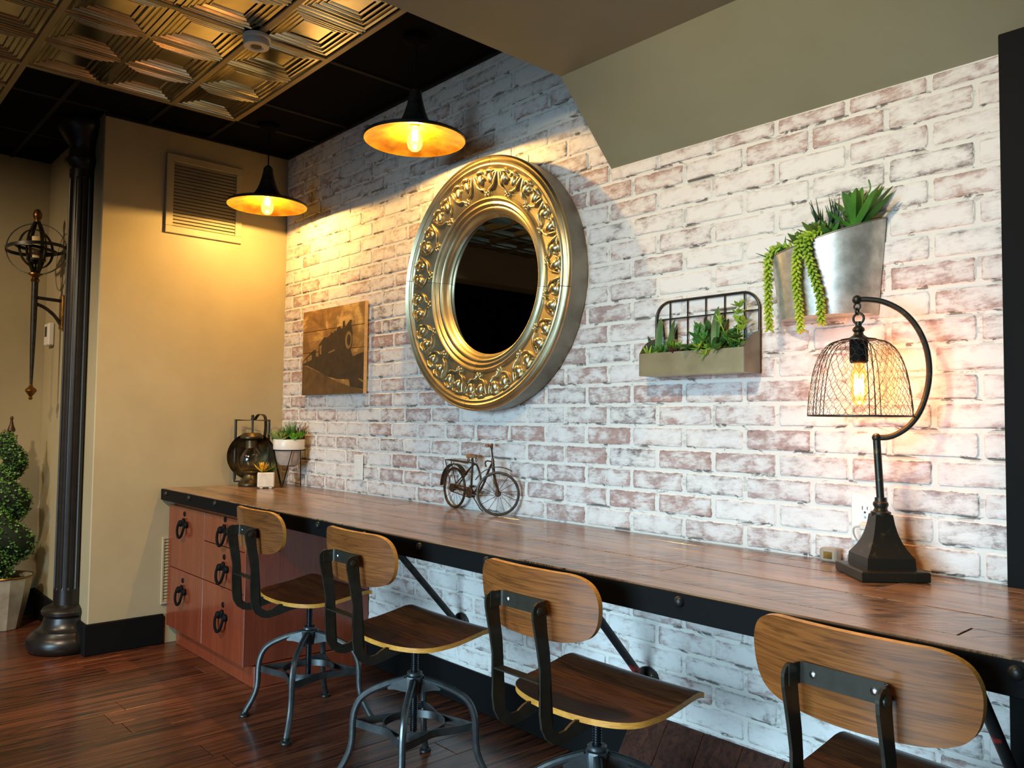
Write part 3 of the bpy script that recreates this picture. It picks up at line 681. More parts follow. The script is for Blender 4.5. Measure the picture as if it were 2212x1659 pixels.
# ------------------------------------------------------------------ sconce
sc = thing('wall_sconce', 'black and gold orb wall sconce on a long torch stem left of the column', 'sconce', (-0.63, -1.085, 0))
obj('wall_plate', box(new(), -.030, .030, .122, .141, 1.565, 1.745, .004), 'brass', sc)
obj('stem', tube(new(), [(0, 0, 1.245), (0, 0, 1.27), (0, 0, 1.45), (0, 0, 1.60), (0, 0, 1.815)], [.004, .007, .012, .0145, .016], 12), 'iron', sc)
obj('bottom_finial', lathe(new(), [(0, 1.188), (.008, 1.192), (.010, 1.200), (.006, 1.206), (.012, 1.214), (.028, 1.236), (.024, 1.246), (.012, 1.256), (.006, 1.272), (0, 1.272)], 16), 'brass', sc)
bm = new(); tube(bm, [(0, 0, 1.722), (0, .125, 1.716)], .009, 8); tube(bm, catmull([(0, 0.006, 1.69), (0, .05, 1.672), (0, .095, 1.635), (0, .124, 1.592)], 5), .009, 8); obj('bracket_arm', bm, 'iron', sc)
obj('neck', lathe(new(), [(0, 1.80), (.018, 1.802), (.021, 1.812), (.014, 1.824), (.020, 1.832), (.034, 1.840), (.034, 1.846), (0, 1.846)], 20), 'brass', sc)
obj('top_finial', lathe(new(), [(0, 2.115), (.014, 2.115), (.014, 2.128), (.021, 2.142), (.022, 2.158), (.014, 2.178), (0, 2.186)], 16), 'brass', sc)
CZ = 1.975
def ringbar(name, R, tilt, w, t, sq=1.0):
    n = 64; pts = [Vector((R*cos(2*pi*i/n), R*sq*sin(2*pi*i/n), 0)) for i in range(n)]
    bm = strip(new(), pts, Vector((0, 0, 1)), w, t, True); bmesh.ops.transform(bm, matrix=Matrix.Translation((0, 0, CZ)) @ tilt, verts=bm.verts[:]); obj(name, bm, 'iron', sc)
ringbar('outer_ring', .142, R3(radians(90), 0, 0) @ R3(0, 0, 0) if False else R3(0, 0, radians(62)) @ R3(radians(90), 0, 0), .014, .004, 0.94)
ringbar('equator_ring', .138, R3(radians(4), radians(-5), 0), .017, .004)
ringbar('inner_ring', .100, R3(0, 0, radians(120)) @ R3(radians(90), 0, 0), .014, .004)
ringbar('inner_equator_ring', .096, R3(radians(-8), radians(4), 0), .016, .004)
for a in (20, 110, 200, 290):
    c, s_ = cos(radians(a)), sin(radians(a))
    obj('strap', strip(new(), catmull([(.014*c, .014*s_, 1.845), (.038*c, .038*s_, 1.91), (.050*c, .050*s_, CZ), (.040*c, .040*s_, 2.05), (.012*c, .012*s_, 2.118)], 5), Vector((-s_, c, 0)), .017, .004), 'iron', sc)
obj('candle_cup', lathe(new(), [(0, 1.895), (.012, 1.895), (.016, 1.905), (.044, 1.912), (.046, 1.922), (.0, 1.922)], 20), 'iron', sc)
obj('cup_post', cyl(new(), (0, 0, 1.846), (0, 0, 1.896), .005, 8), 'iron', sc)
cd = thing('pillar_candle', 'cream pillar candle standing inside the orb sconce', 'candle', (-0.63, -1.085, 1.923))
obj('wax', lathe(new(), [(0, 0), (.033, 0), (.036, .05), (.038, .108), (.035, .113), (.020, .106), (0, .105)], 24), 'wax', cd); obj('wick', cyl(new(), (0, 0, .105), (.001, 0, .124), .0018, 6), 'white_plastic', cd)

# ------------------------------------------------------------------ topiary
tp = thing('spiral_topiary', 'tall spiral boxwood topiary in a stained metal pot beside the column', 'plant', (-0.795, -1.135, 0))
bm = new(); P8 = [(.070, 0.0), (.074, .004), (.100, .12), (.118, .22), (.124, .268), (.127, .272), (.121, .272), (.112, .24), (.0, .235)]
lathe(bm, P8, 10); obj('pot', bm, 'pot_metal', tp, angle=15); obj('rim', lathe(new(), [(.1265, .268), (.129, .272), (.1265, .277), (.122, .272), (.1265, .268)], 32), 'brass', tp)
obj('soil', lathe(new(), [(0, .25), (.112, .25)], 24), 'soil', tp)
obj('stem', cyl(new(), (0, 0, .24), (0, 0, 1.05), .008, 8), 'rust', tp)
obj('finial', lathe(new(), [(0, 1.008), (.010, 1.01), (.010, 1.022), (.019, 1.026), (.018, 1.036), (.010, 1.058), (.0065, 1.078), (.006, 1.086), (.0085, 1.094), (.005, 1.104), (0, 1.106)], 14), 'rust', tp)
rg = random.Random(11); core = new(); lv = new(); path = []
for i in range(73):
    t = i/72; a = radians(-70)-t*2*pi*3.15; z = .315+.67*t; R = .060*(1-t*.62)
    path.append((Vector((R*cos(a), R*sin(a), z)), .094*(1-t*.48)))
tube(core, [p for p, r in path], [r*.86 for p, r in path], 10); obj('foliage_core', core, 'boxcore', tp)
for i in range(6500):
    p, r = path[int(rg.random()**1.15*72.99)]; d = Vector((rg.gauss(0, 1), rg.gauss(0, 1), rg.gauss(0, 1))).normalized(); c = p+d*r*rg.uniform(.86, 1.04)
    q = (d+Vector((rg.uniform(-.9, .9), rg.uniform(-.9, .9), rg.uniform(-.9, .9)))).normalized().to_track_quat('Z', 'Y').to_matrix(); s = rg.uniform(.0070, .0110)
    vs = [lv.verts.new(c+q @ Vector(v)*s) for v in ((-.7, 0, 0), (0, -.6, .12), (.8, 0, .2), (0, .6, .12))]; lv.faces.new(vs)
o = obj('foliage', lv, 'box', tp, smooth=False); o['kind'] = 'stuff'

# ------------------------------------------------------------------ desk
desk = thing('long_desk', 'long reclaimed wood desk top with a bolted black steel front band and pipe braces', 'desk', (0, 0, 0))
TE = 4.55
rows = [(-.006, -.078, [3.02]), (-.078, -.166, [1.35, 2.955]), (-.166, -.282, [0.9, 3.35]), (-.282, -.362, [2.2]), (-.362, -.478, [2.93]), (-.478, -.552, [1.75, 3.6]), (-.552, -.628, [2.62])]
rg = random.Random(5)
for ya, yb, cuts in rows:
    xs = [0.012]+cuts+[TE]
    for a, b in zip(xs[:-1], xs[1:]):
        obj('tabletop_plank', box(new(), a+.0008, b-.0008, yb+.0007, ya-.0007, .722+rg.uniform(0, .0015), .7595+rg.uniform(-.0007, .0004), .0011), 'tabletop', desk, smooth=False)
obj('subtop', box(new(), .012, TE, -.615, -.007, .706, .7215), 'black_paint', desk, smooth=False)
obj('front_band', box(new(), 0.010, TE, -.634, -.6285, .703, .7565, .001), 'black_paint', desk, smooth=False)
b0 = None
for i, x in enumerate([0.088, 0.387, .687, .990, 1.287, 1.587, 1.888, 2.188, 2.489, 2.79, 3.10, 3.405, 3.710, 4.01]):
    m = Matrix.Translation((x, -.634, .7405 if i else .738))
    if b0 is None: b0 = obj('bolt', lathe(new(), [(0, -.011), (.005, -.0105), (.009, -.008), (.0115, -.004), (.012, 0)], 14, 'Y'), 'iron', desk); b0.matrix_local = m
    else: inst(b0, 'bolt', desk, m)
for i, (x, zb) in enumerate([(1.601, .285), (2.524, .288), (3.548, .285)]):
    dy = (.700-zb)/1.05
    br = obj('pipe_brace', cyl(new(), (x, -.020 if x < 3.5 else -.046, zb+(.020 if x < 3.5 else .048)), (x, -dy, .705), .0125, 14), 'red_paint' if i else 'iron', desk)
    fy = -.0055 if x < 3.5 else -.0325
    fl = obj('flange', lathe(new(), [(0, -.016), (.020, -.016), (.022, -.010), (.042, -.009), (.046, -.005), (.046, 0), (0, 0)], 28, 'Y', (x, fy, zb+.02)), 'iron', br)
    bm = new()
    for a in (50, 140, 230, 320): sphere(bm, (x+.033*cos(radians(a)), fy-.010, zb+.02+.033*sin(radians(a))), .0045, 8, 6, (1, .6, 1))
    obj('flange_screw', bm, 'brass', br)
    obj('top_fitting', box(new(), x-.02, x+.02, -dy-.03, -dy+.03, .698, .706), 'iron', br, smooth=False)

# ------------------------------------------------------------------ drawer cabinet
cab = thing('drawer_cabinet', 'red cherry drawer cabinet with black ring pulls under the far desk end', 'cabinet', (0, 0, 0))
obj('carcass', box(new(), .022, .905, -.572, -.007, .088, .700, .001), 'mahog', cab, smooth=False)
obj('plinth', box(new(), .040, .930, -.552, -.017, .0, .088, .002), 'mahog', cab, smooth=False)
obj('side_panel', box(new(), .9055, .918, -.596, -.006, .092, .700, .001), 'mahog', cab, smooth=False)
bm = box(new(), .405, .70, -.588, -.573, .694, .7025); obj('filler_strip', bm, 'pale_cement', cab, smooth=False)
def drawer(x0, x1, z0, z1, px, pz):
    d = obj('drawer', box(new(), x0, x1, -.594, -.5725, z0, z1, .0015), 'mahog', cab, smooth=False)
    bm = new(); ky = -.594
    lathe(bm, [(0, -.004), (.010, -.004), (.013, 0)], 12, 'Y', (px, ky, pz+.062)); obj('keyhole_plate', bm, 'black_paint', d)
    bm = new(); box(bm, px-.032, px+.032, ky-.005, ky, pz+.002, pz+.028, .002); sphere(bm, (px, ky-.006, pz+.028), .013, 10, 6, (1, .6, 1.2)); sphere(bm, (px-.037, ky-.006, pz+.014), .016, 10, 6, (1, .8, 1)); sphere(bm, (px+.037, ky-.006, pz+.014), .016, 10, 6, (1, .8, 1)); obj('pull_plate', bm, 'black_paint', d)
    bm = new(); pts = catmull([(px-.036, ky-.014, pz+.014), (px-.038, ky-.019, pz-.004), (px-.028, ky-.023, pz-.032), (px, ky-.025, pz-.048), (px+.028, ky-.023, pz-.032), (px+.038, ky-.019, pz-.004), (px+.036, ky-.014, pz+.014)], 4)
    tube(bm, pts, .0062, 8); obj('ring_pull', bm, 'black_paint', d)
g = .0018
drawer(.018, .468-g, .380+g, .680, .225, .588); drawer(.018, .468-g, .092, .380-g, .225, .275)
drawer(.468+g, .903, .553+g, .680, .70, .608); drawer(.468+g, .903, .380+g, .553-g, .70, .448); drawer(.468+g, .903, .092, .380-g, .70, .245)

# sloping footrest of floor planks under the desk
fr = thing('sloped_footrest', 'dark plank footrest sloping from the floor up to the brick wall', 'footrest', (2.478, 0, 0))
ang = atan2(.214, .155); L = sqrt(.214**2+.155**2)
x = 0.0; k = 0
while x < 1.9:
    w = .127; bm = new(); mbox(bm, Matrix.Translation((x+w/2, -.0065-.155/2, .214/2-.004)) @ R3(ang, 0, 0), w-.0012, L, .012, .0012); obj('plank', bm, 'rampwood', fr, smooth=False); x += w
bm = new(); prism(bm, [(-.150, .0), (-.010, .0), (-.010, .196)], .012, lambda a, b, d: (.003+d, a, b)); obj('end_board', bm, 'rampwood', fr, smooth=False)

# ------------------------------------------------------------------ stools
def seat_h(x, y):
    pts = [(-.16, .461), (-.08, .459), (0, .464), (.06, .474), (.10, .4815), (.125, .483), (.145, .477)]
    if y <= pts[0][0]: z = pts[0][1]
    elif y >= pts[-1][0]: z = pts[-1][1]
    else:
        for (a, za), (b, zb) in zip(pts[:-1], pts[1:]):
            if a <= y <= b: z = za+(zb-za)*(y-a)/(b-a); break
    return z+.10*x*x
def sheet(outline, fn, th_vec, rings=7, mats=(0, 1)):
    """outline 2d; fn(a,b)->3d point; th_vec(a,b)-> offset"""
    bm = new(); n = len(outline); ca = sum(p[0] for p in outline)/n; cb = sum(p[1] for p in outline)/n
    T, B = [], []
    for k in range(rings+1):
        t = (k/rings)**.8 if k else 0
        if k == 0: T.append([bm.verts.new(fn(ca, cb))]); B.append([bm.verts.new(Vector(fn(ca, cb))+th_vec)]); continue
        T.append([bm.verts.new(fn(ca+(a-ca)*t, cb+(b-cb)*t)) for a, b in outline]); B.append([bm.verts.new(Vector(fn(ca+(a-ca)*t, cb+(b-cb)*t))+th_vec) for a, b in outline])
    for L_ in (T, B):
        for k in range(rings):
            for i in range(n):
                j = (i+1) % n
                if k == 0: bm.faces.new((L_[0][0], L_[1][i], L_[1][j]))
                else: bm.faces.new((L_[k][i], L_[k+1][i], L_[k+1][j], L_[k][j]))
    for i in range(n):
        j = (i+1) % n; bm.faces.new((T[-1][i], T[-1][j], B[-1][j], B[-1][i])).material_index = 1
    return bm
def make_stool():
    t = thing('swivel_stool', '', 'stool', (0, 0, 0))
    so = [(p.x, p.y) for p in catmull([(-.196, .141, 0), (-.10, .146, 0), (0, .147, 0), (.10, .146, 0), (.196, .141, 0), (.205, .130, 0), (.206, .06, 0), (.203, -.03, 0), (.188, -.088, 0), (.150, -.125, 0), (.085, -.147, 0), (0, -.154, 0), (-.085, -.147, 0), (-.150, -.125, 0), (-.188, -.088, 0), (-.203, -.03, 0), (-.206, .06, 0), (-.205, .130, 0)], 4, True)]
    obj('seat', sheet(so, lambda x, y: (x, y, seat_h(x, y)), Vector((0, 0, -.0135)), 9), ['walnut', 'ply'], t, angle=50)
    bo = [(p.x, p.y) for p in catmull([(0, .075, 0), (.08, .0745, 0), (.135, .072, 0), (.168, .058, 0), (.184, .030, 0), (.185, -.005, 0), (.176, -.038, 0), (.155, -.060, 0), (.115, -.072, 0), (.06, -.0765, 0), (0, -.078, 0), (-.06, -.0765, 0), (-.115, -.072, 0), (-.155, -.060, 0), (-.176, -.038, 0), (-.185, -.005, 0), (-.184, .030, 0), (-.168, .058, 0), (-.135, .072, 0), (-.08, .0745, 0)], 4, True)]
    obj('backrest', sheet(bo, lambda x, z: (x, -.242+.036*(x/.185)**2-.10*z, .7115+z), Vector((0, .0125, .001)), 8), ['walnut_back', 'ply'], t, angle=50)
    rear = [(-.2915, .706), (-.2905, .690), (-.285, .665), (-.276, .625), (-.2685, .585), (-.266, .535), (-.2672, .490), (-.262, .458), (-.248, .434), (-.226, .418), (-.200, .412), (-.165, .417), (-.120, .427), (-.06, .433), (.02, .435), (.075, .4405)]
    front = [(.075, .4475), (-.02, .4465), (-.10, .4462), (-.135, .450), (-.158, .4545), (-.174, .449), (-.190, .440), (-.209, .4385), (-.227, .450), (-.236, .474), (-.238, .520), (-.237, .57), (-.241, .615), (-.248, .655), (-.252, .688), (-.252, .706)]
    top = [(-.2720+.0198*cos(a), .706+.0198*sin(a)) for a in [radians(d) for d in (20, 50, 80, 110, 140, 165)]]
    poly = rear+front+top
    p0 = None
    for s in (-1, 1):
        bm = prism(new(), poly, .006, lambda a, b, d: (s*.0735+s*d, a, b)); bmesh.ops.triangulate(bm, faces=[f for f in bm.faces if len(f.verts) > 4])
        fp = obj('frame_plate', bm, 'frame_metal', t, smooth=False)
        obj('pivot_rivet', lathe(new(), [(0, s*.0845), (.006, s*.084), (.009, s*.082), (.0095, s*.0795)], 14, 'X', (0, -.272, .706)), 'frame_metal', fp)
    bm = strip(new(), [(-.0728, -.280, .7075), (-.0728, -.258, .7075), (-.0715, -.2500, .7075), (-.066, -.2465, .7075), (-.035, -.2462, .7075), (0, -.2462, .7075), (.035, -.2462, .7075), (.066, -.2465, .7075), (.0715, -.2500, .7075), (.0728, -.258, .7075), (.0728, -.280, .7075)], Vector((0, 0, 1)), .034, .003)
    st = obj('back_bracket', bm, 'frame_metal', t, angle=30)
    for s in (-1, 1): obj('screw', lathe(new(), [(0, -.2505), (.004, -.2500), (.006, -.2485), (.006, -.247)], 12, 'Y', (s*.050, 0, .708)), 'steel', st)
    obj('cross_bar', box(new(), -.0735, .0735, -.266, -.240, .551, .5545), 'frame_metal', t, smooth=False)
    obj('seat_plate', box(new(), -.074, .074, -.06, .075, .4415, .4448), 'frame_metal', t, smooth=False)
    pr = [(0, .158), (.0095, .158)]; z = .158
    while z < .437: pr += [(.0095, z+.001), (.0118, z+.0028), (.0118, z+.0038), (.0095, z+.0056)]; z += .0062
    obj('screw_post', lathe(new(), pr+[(0, z)], 14), 'screw', t)
    bm = lathe(new(), [(0.012, .338), (.021, .338), (.0235, .335), (.0235, .329), (.020, .326), (.0125, .326)], 24)
    lathe(bm, [(0.012, .327), (.029, .325), (.030, .318), (.027, .295), (.026, .278), (.024, .274), (.012, .274)], 8)
    for i in range(4):
        a = radians(45+90*i); m = Matrix.Rotation(a, 4, 'Z')
        prism(bm, [(.015, .324), (.060, .305), (.082, .290), (.080, .284), (.060, .284), (.020, .276)], .020, lambda r, z, d: m @ Vector((r, d-.010, z)))
    obj('hub', bm, 'gunmetal', t, angle=30)
    l0 = f0 = s0 = None
    for i in range(4):
        mt = Matrix.Rotation(radians(45+90*i), 4, 'Z')
        if l0 is None:
            pts = catmull([(.030, 0, .314), (.085, 0, .298), (.135, 0, .276), (.166, 0, .252), (.183, 0, .218), (.189, 0, .18), (.190, 0, .135), (.196, 0, .098), (.210, 0, .064), (.229, 0, .030), (.236, 0, .016)], 3)
            l0 = obj('leg', tube(new(), pts, .0105, 10), 'gunmetal', t); l0.matrix_local = mt; q = l0
            f0 = obj('foot', lathe(new(), [(0, 0), (.017, 0), (.020, .004), (.019, .009), (.012, .014), (.011, .020), (.0, .022)], 16, 'Z', (.238, 0, 0)), 'iron', q)
            s0 = obj('stretcher', strip(new(), [Vector(((.190-.085*sin(u))*cos((u/pi)*pi/2) if False else 0, 0, 0)) for u in (0,)] if False else [Matrix.Rotation(radians(90*u), 3, 'Z') @ Vector((.180-.084*sin(pi*u)**.8, 0, .177)) for u in [k/24 for k in range(25)]], Vector((0, 0, 1)), .023, .004), 'gunmetal', t, angle=30); s0.matrix_local = mt
        else:
            q = inst(l0, 'leg', t, mt); inst(f0, 'foot', q); inst(s0, 'stretcher', t, mt)
    obj('foot_ring', strip(new(), [Vector((.0925*cos(2*pi*i/40), .0925*sin(2*pi*i/40), .177)) for i in range(40)], Vector((0, 0, 1)), .023, .004, True), 'gunmetal', t, angle=30)
    return t
def copy_tree(o, parent=None):
    c = o.copy(); COL.objects.link(c)
    if parent is not None: c.parent = parent
    for ch in list(o.children): copy_tree(ch, c)
    return c
proto = make_stool()
for i, (x, y, rz, rb, lab) in enumerate([(1.363, -.540, 0, 0, 'walnut swivel stool in front of the red drawer cabinet'), (2.057, -.553, 0, 0, 'walnut swivel stool whose four curved legs show beside the cabinet stool'), (2.797, -.545, 0, 0, 'walnut swivel stool below the model bicycle and wire planter, before the footrest'), (3.527, -.535, radians(-3), 0, 'nearest walnut swivel stool, cut off by the frame, below the table lamp')]):
    o = proto if i == 0 else copy_tree(proto)
    o.location = (x, y, 0); o.rotation_euler = (0, 0, rz); o['label'] = lab; o['group'] = 'swivel stools along the desk'

# ------------------------------------------------------------------ table lamp
tl = thing('table_lamp', 'bronze table lamp with a chicken wire dome shade and glowing bulb on the desk', 'lamp', (3.294, -0.128, 0.7605), 0)
bm = new(); mz = R3(0, 0, radians(47))
def sq(bm, prof):
    prev = None
    for h, z in prof:
        ring = [bm.verts.new(mz @ Vector((sx*h, sy*h, z))) for sx, sy in ((-1, -1), (1, -1), (1, 1), (-1, 1))]
        if prev:
            for i in range(4): bm.faces.new((prev[i], prev[(i+1) % 4], ring[(i+1) % 4], ring[i]))
        else: bm.faces.new(list(reversed(ring)))
        prev = ring
    bm.faces.new(prev)
sq(bm, [(.074, 0), (.0755, .002), (.0755, .020), (.073, .0225), (.055, .0235), (.0545, .024), (.053, .048), (.051, .051), (.041, .066), (.033, .082), (.027, .100), (.0225, .120), (.020, .138), (.019, .142)])
obj('foot', bm, 'bronze', tl, angle=12)
obj('neck', lathe(new(), [(0, .138), (.021, .138), (.022, .142), (.022, .147), (.016, .150), (.0135, .156), (.017, .163), (.0165, .168), (.013, .172), (.0125, .180), (0, .180)], 20), 'bronze', tl)
jx = Vector((-.008, 0, .318))
obj('stem', tube(new(), [(0, 0, .172), jx], .0085, 14), 'bronze', tl)
bm = sphere(new(), jx, .0105, 14, 10); obj('joint_ball', bm, 'bronze', tl)
rt = Vector((.92, .392, 0)); topb = jx-rt*.039+Vector((0, 0, .325))
P = [jx]+[jx+rt*a+Vector((0, 0, b)) for a, b in ((.030, .003), (.064, .024), (.090, .060), (.106, .110), (.111, .160), (.104, .212), (.085, .258), (.056, .294), (.018, .317), (-.016, .3245))]+[topb]
obj('arm', tube(new(), catmull(P, 5), .0066, 10), 'bronze', tl)
bm = sphere(new(), topb, .0112, 14, 10); obj('arm_end_ball', bm, 'bronze', tl)
bm = new(); tube(bm, arc(topb+Vector((0, 0, -.016)), .0075, 0, 2*pi, 14, 'XZ')[:-1], .0024, 6, True); tube(bm, arc(topb+Vector((0, 0, -.028)), .0075, 0, 2*pi, 14, 'YZ')[:-1], .0024, 6, True); tube(bm, arc(topb+Vector((.003, 0, -.045)), .0125, 0, 2*pi, 18, 'XZ')[:-1], .003, 6, True)
obj('hanger_chain', bm, 'bronze', tl)
sc0 = topb+Vector((.003, 0, -.058))
obj('shade_finial', lathe(new(), [(0, .006), (.007, .006), (.007, -.004), (.013, -.010), (.014, -.015), (.010, -.020), (.012, -.026), (.022, -.033), (.040, -.036), (.040, -.039), (0, -.039)], 24, 'Z', sc0), 'bronze', tl)
obj('socket', lathe(new(), [(0, -.038), (.0205, -.038), (.0205, -.088), (.018, -.092), (0, -.092)], 24, 'Z', sc0), 'black_paint', tl)
# shade profile: radius at depth below sc0
SP = [(.038, -.038), (.058, -.043), (.075, -.056), (.089, -.078), (.099, -.106), (.1055, -.138), (.110, -.168), (.1125, -.192), (.114, -.217)]
spc = catmull([(r, 0, z) for r, z in SP], 6)
def sp(t):
    f = t*(len(spc)-1); i = min(int(f), len(spc)-2); p = spc[i].lerp(spc[i+1], f-i); return p.x, p.z
for k in range(5):
    a = 2*pi*k/5+.35; d = Vector((cos(a), sin(a), 0)); e = Vector((-sin(a), cos(a), 0))
    for s in (-1, 1): obj('shade_rib', tube(new(), [sc0+d*(p.x-.001)+e*.006*s*min(1, p.x/.07)+Vector((0, 0, p.z)) for p in spc[::3]], .0011, 5), 'iron', tl)
obj('shade_rim', tube(new(), [sc0+Vector((.114*cos(2*pi*i/64), .114*sin(2*pi*i/64), -.217)) for i in range(64)], .0018, 6, True), 'iron', tl)
bm = new(); NC, NR = 36, 13; rg = random.Random(2); jit = {}
def hv(i, j, dz):
    key = (i % (2*NC), j, dz)
    if key not in jit:
        t = (j+dz/3.0)/NR; t = min(1, max(0, .04+.96*t+rg.uniform(-.012, .012))); a = 2*pi*((i % (2*NC))/(2.0*NC))+rg.uniform(-.018, .018); r, z = sp(t); r += .0012
        jit[key] = sc0+Vector((r*cos(a), r*sin(a), z))
    return jit[key]
for j in range(NR+1):
    for i in range(NC):
        x0 = 2*i+(j % 2)
        a_ = hv(x0, j, 0); b_ = hv(x0, j, 1); 
        tube(bm, [a_, b_], .00050, 3, cap=False)
        if j < NR:
            for dx in (-1, 1): tube(bm, [b_, hv(x0+dx, j+1, 0)], .00050, 3, cap=False)
obj('wire_mesh', bm, 'iron', tl, smooth=False)
bc = sc0+Vector((0, 0, -.092))
obj('bulb', lathe(new(), [(.010, 0), (.012, -.010), (.0175, -.025), (.0185, -.045), (.018, -.075), (.0155, -.090), (.009, -.099), (.002, -.102), (0, -.106)], 24, 'Z', bc), 'amber_bulb', tl)
bm = new(); zz = []
for i in range(8):
    a = 2*pi*i/8; zz += [bc+Vector((.0095*cos(a), .0095*sin(a), -.028)), bc+Vector((.0095*cos(a+pi/8), .0095*sin(a+pi/8), -.076))]
tube(bm, zz, .0014, 5); obj('filament', bm, 'filament2', tl)
bm = new(); cyl(bm, bc+Vector((0, 0, -.002)), bc+Vector((0, 0, -.024)), .004, 8); obj('bulb_stem', bm, 'clear_plastic', tl)
light('table_lamp_light', 'POINT', bc+Vector((0, 0, -.052)), LAMP_W, (1.0, 0.38, 0.10), 0.016, parent=tl)
pl = Vector((3.206-3.286, -0.014+0.128, .8585-.7605))
obj('cord', tube(new(), catmull([pl+Vector((-.006, -.022, 0)), pl+Vector((-.024, -.026, -.006)), pl+Vector((-.022, -.022, -.030)), pl+Vector((0.006, -.016, -.062)), pl+Vector((.022, -.010, -.090)), (-.040, .085, .003), (-.075, .070, .003), (-.100, .058, .012), (-.100, .050, .030), (-.082, .040, .034), (-.060, .035, .012), (-.045, .03, .004)], 5), .0024, 6), 'clear_plastic', tl)
obj('plug', box(new(), pl.x-.011, pl.x+.013, pl.y-.027, pl.y+.001, pl.z-.009, pl.z+.009, .003), 'pale_cement', tl)

# ------------------------------------------------------------------ lantern
ln = thing('railroad_lantern', 'old oil lantern with a round reflector in the far desk corner', 'lantern', (0.128, -0.228, 0.7605), radians(-116))
# local frame: -Y... the reflector faces the room along local +Y turned by rz
obj('font', lathe(new(), [(0, 0), (.062, 0), (.064, .006), (.062, .014), (.050, .026), (.042, .040), (.036, .052), (.034, .060), (0, .060)], 28), 'lantern', ln)
obj('burner', lathe(new(), [(0, .058), (.040, .060), (.046, .070), (.040, .078), (0, .078)], 24), 'lantern', ln)
obj('globe', lathe(new(), [(.036, .078), (.052, .095), (.062, .120), (.062, .145), (.052, .172), (.038, .190), (.032, .198)], 28), 'globe', ln)
obj('chimney', lathe(new(), [(0, .194), (.034, .194), (.032, .205), (.031, .232), (.046, .238), (.058, .244), (.058, .252), (.048, .266), (.040, .272), (0, .273)], 28), 'lantern', ln)
bm = lathe(new(), [(.0, -.062), (.045, -.060), (.085, -.048), (.112, -.026), (.120, -.014), (.121, -.012), (.113, -.022), (.085, -.044), (.045, -.056), (0, -.058)], 40, 'Y', (0, 0, .152))
obj('reflector', bm, 'lantern', ln)
bm = new(); tube(bm, [(.083, -.045, .030), (.083, -.045, .337), (-.083, -.045, .337), (-.083, -.045, .085)], .0076, 8); obj('wire_frame', bm, 'iron', ln)
bm = new(); tube(bm, [(.083, -.045, .030), (.083, -.020, .022), (.05, 0, .022)], .0045, 6); tube(bm, [(-.083, -.045, .18), (-.110, -.03, .195), (-.118, -.02, .235)], .0035, 6); obj('side_bracket', bm, 'iron', ln)
bm = cyl(new(), (0, -.045, .266), (0, -.045, .345), .0055, 8); lathe(bm, [(0, .338), (.009, .339), (.010, .345), (.006, .350), (.0085, .356), (.007, .364), (0, .366)], 12, 'Z', (0, -.045, 0)); obj('lift_rod', bm, 'iron', ln)
obj('carry_handle', strip(new(), catmull([(-.010, -.050, .338), (-.025, -.052, .362), (-.045, -.054, .366), (-.062, -.056, .352), (-.066, -.058, .30), (-.060, -.058, .245), (-.048, -.056, .21)], 4), Vector((.75, .66, 0)), .018, .003), 'lantern', ln)

# ------------------------------------------------------------------ cube planter
cp = thing('cube_planter', 'small pale cube pot with yellow and green succulents beside the lantern', 'planter', (0.279, -0.216, 0.7603), radians(64))
bm = new(); h = .041
box(bm, -h, h, -h, h, .004, .078, .005); box(bm, -h+.012, -h+.026, -h+.004, h-.004, 0, .006); box(bm, h-.026, h-.012, -h+.004, h-.004, 0, .006); obj('pot', bm, 'pale_cement', cp, angle=25)
obj('soil', box(new(), -h+.005, h-.005, -h+.005, h-.005, .0782, .0792), 'soil', cp, smooth=False)
rg = random.Random(4)
for i in range(13):
    bm = new(); leaf(bm, dirmat((-.018, -.008, .082), i*2.4, .15+.09*i, 0), .062-.0014*i, .019, .004, .25, 4, 0, 'lance'); obj('leaf', bm, 'yellowleaf', cp)
for i in range(11):
    bm = new(); leaf(bm, dirmat((.022, .012, .080), i*2.4+1, .25+.10*i, 0), .052, .011, .004, .1, 4, 0, 'spike'); obj('leaf', bm, 'dkgreen', cp)

# ------------------------------------------------------------------ bowl planter on a wire stand
bp = thing('bowl_planter', 'white and grey bowl of succulents on a black hairpin stand in the desk corner', 'planter', (0.292, -0.103, 0.7603))
obj('bowl', lathe(new(), [(0, .103), (.030, .103), (.048, .112), (.060, .135), (.066, .165), (.070, .190), (.0, .190)], 40), 'cement', bp)
obj('bowl_rim', lathe(new(), [(.0705, .190), (.0765, .1905), (.0775, .193), (.0785, .240), (.077, .2425), (.072, .2425), (.071, .232), (0, .232)], 40), 'white_glaze', bp)
obj('soil', lathe(new(), [(0, .2335), (.071, .2335)], 24), 'soil', bp)
obj('stand_ring', tube(new(), [(.079*cos(2*pi*i/40), .079*sin(2*pi*i/40), .188) for i in range(40)], .0022, 6, True), 'black_paint', bp)
for k in range(3):
    a = radians(-58+120*k); p = Vector((.062*cos(a), .062*sin(a), 0))
    t0 = Vector((.079*cos(a-.75), .079*sin(a-.75), .187)); t1 = Vector((.079*cos(a+.75), .079*sin(a+.75), .187)); e = (t1-t0).normalized()*.005
    obj('hairpin_leg', tube(new(), [t0, p-e+Vector((0, 0, .008)), p-e*.5+Vector((0, 0, .0032)), p+e*.5+Vector((0, 0, .0032)), p+e+Vector((0, 0, .008)), t1], .0022, 6), 'black_paint', bp)
rg = random.Random(8)
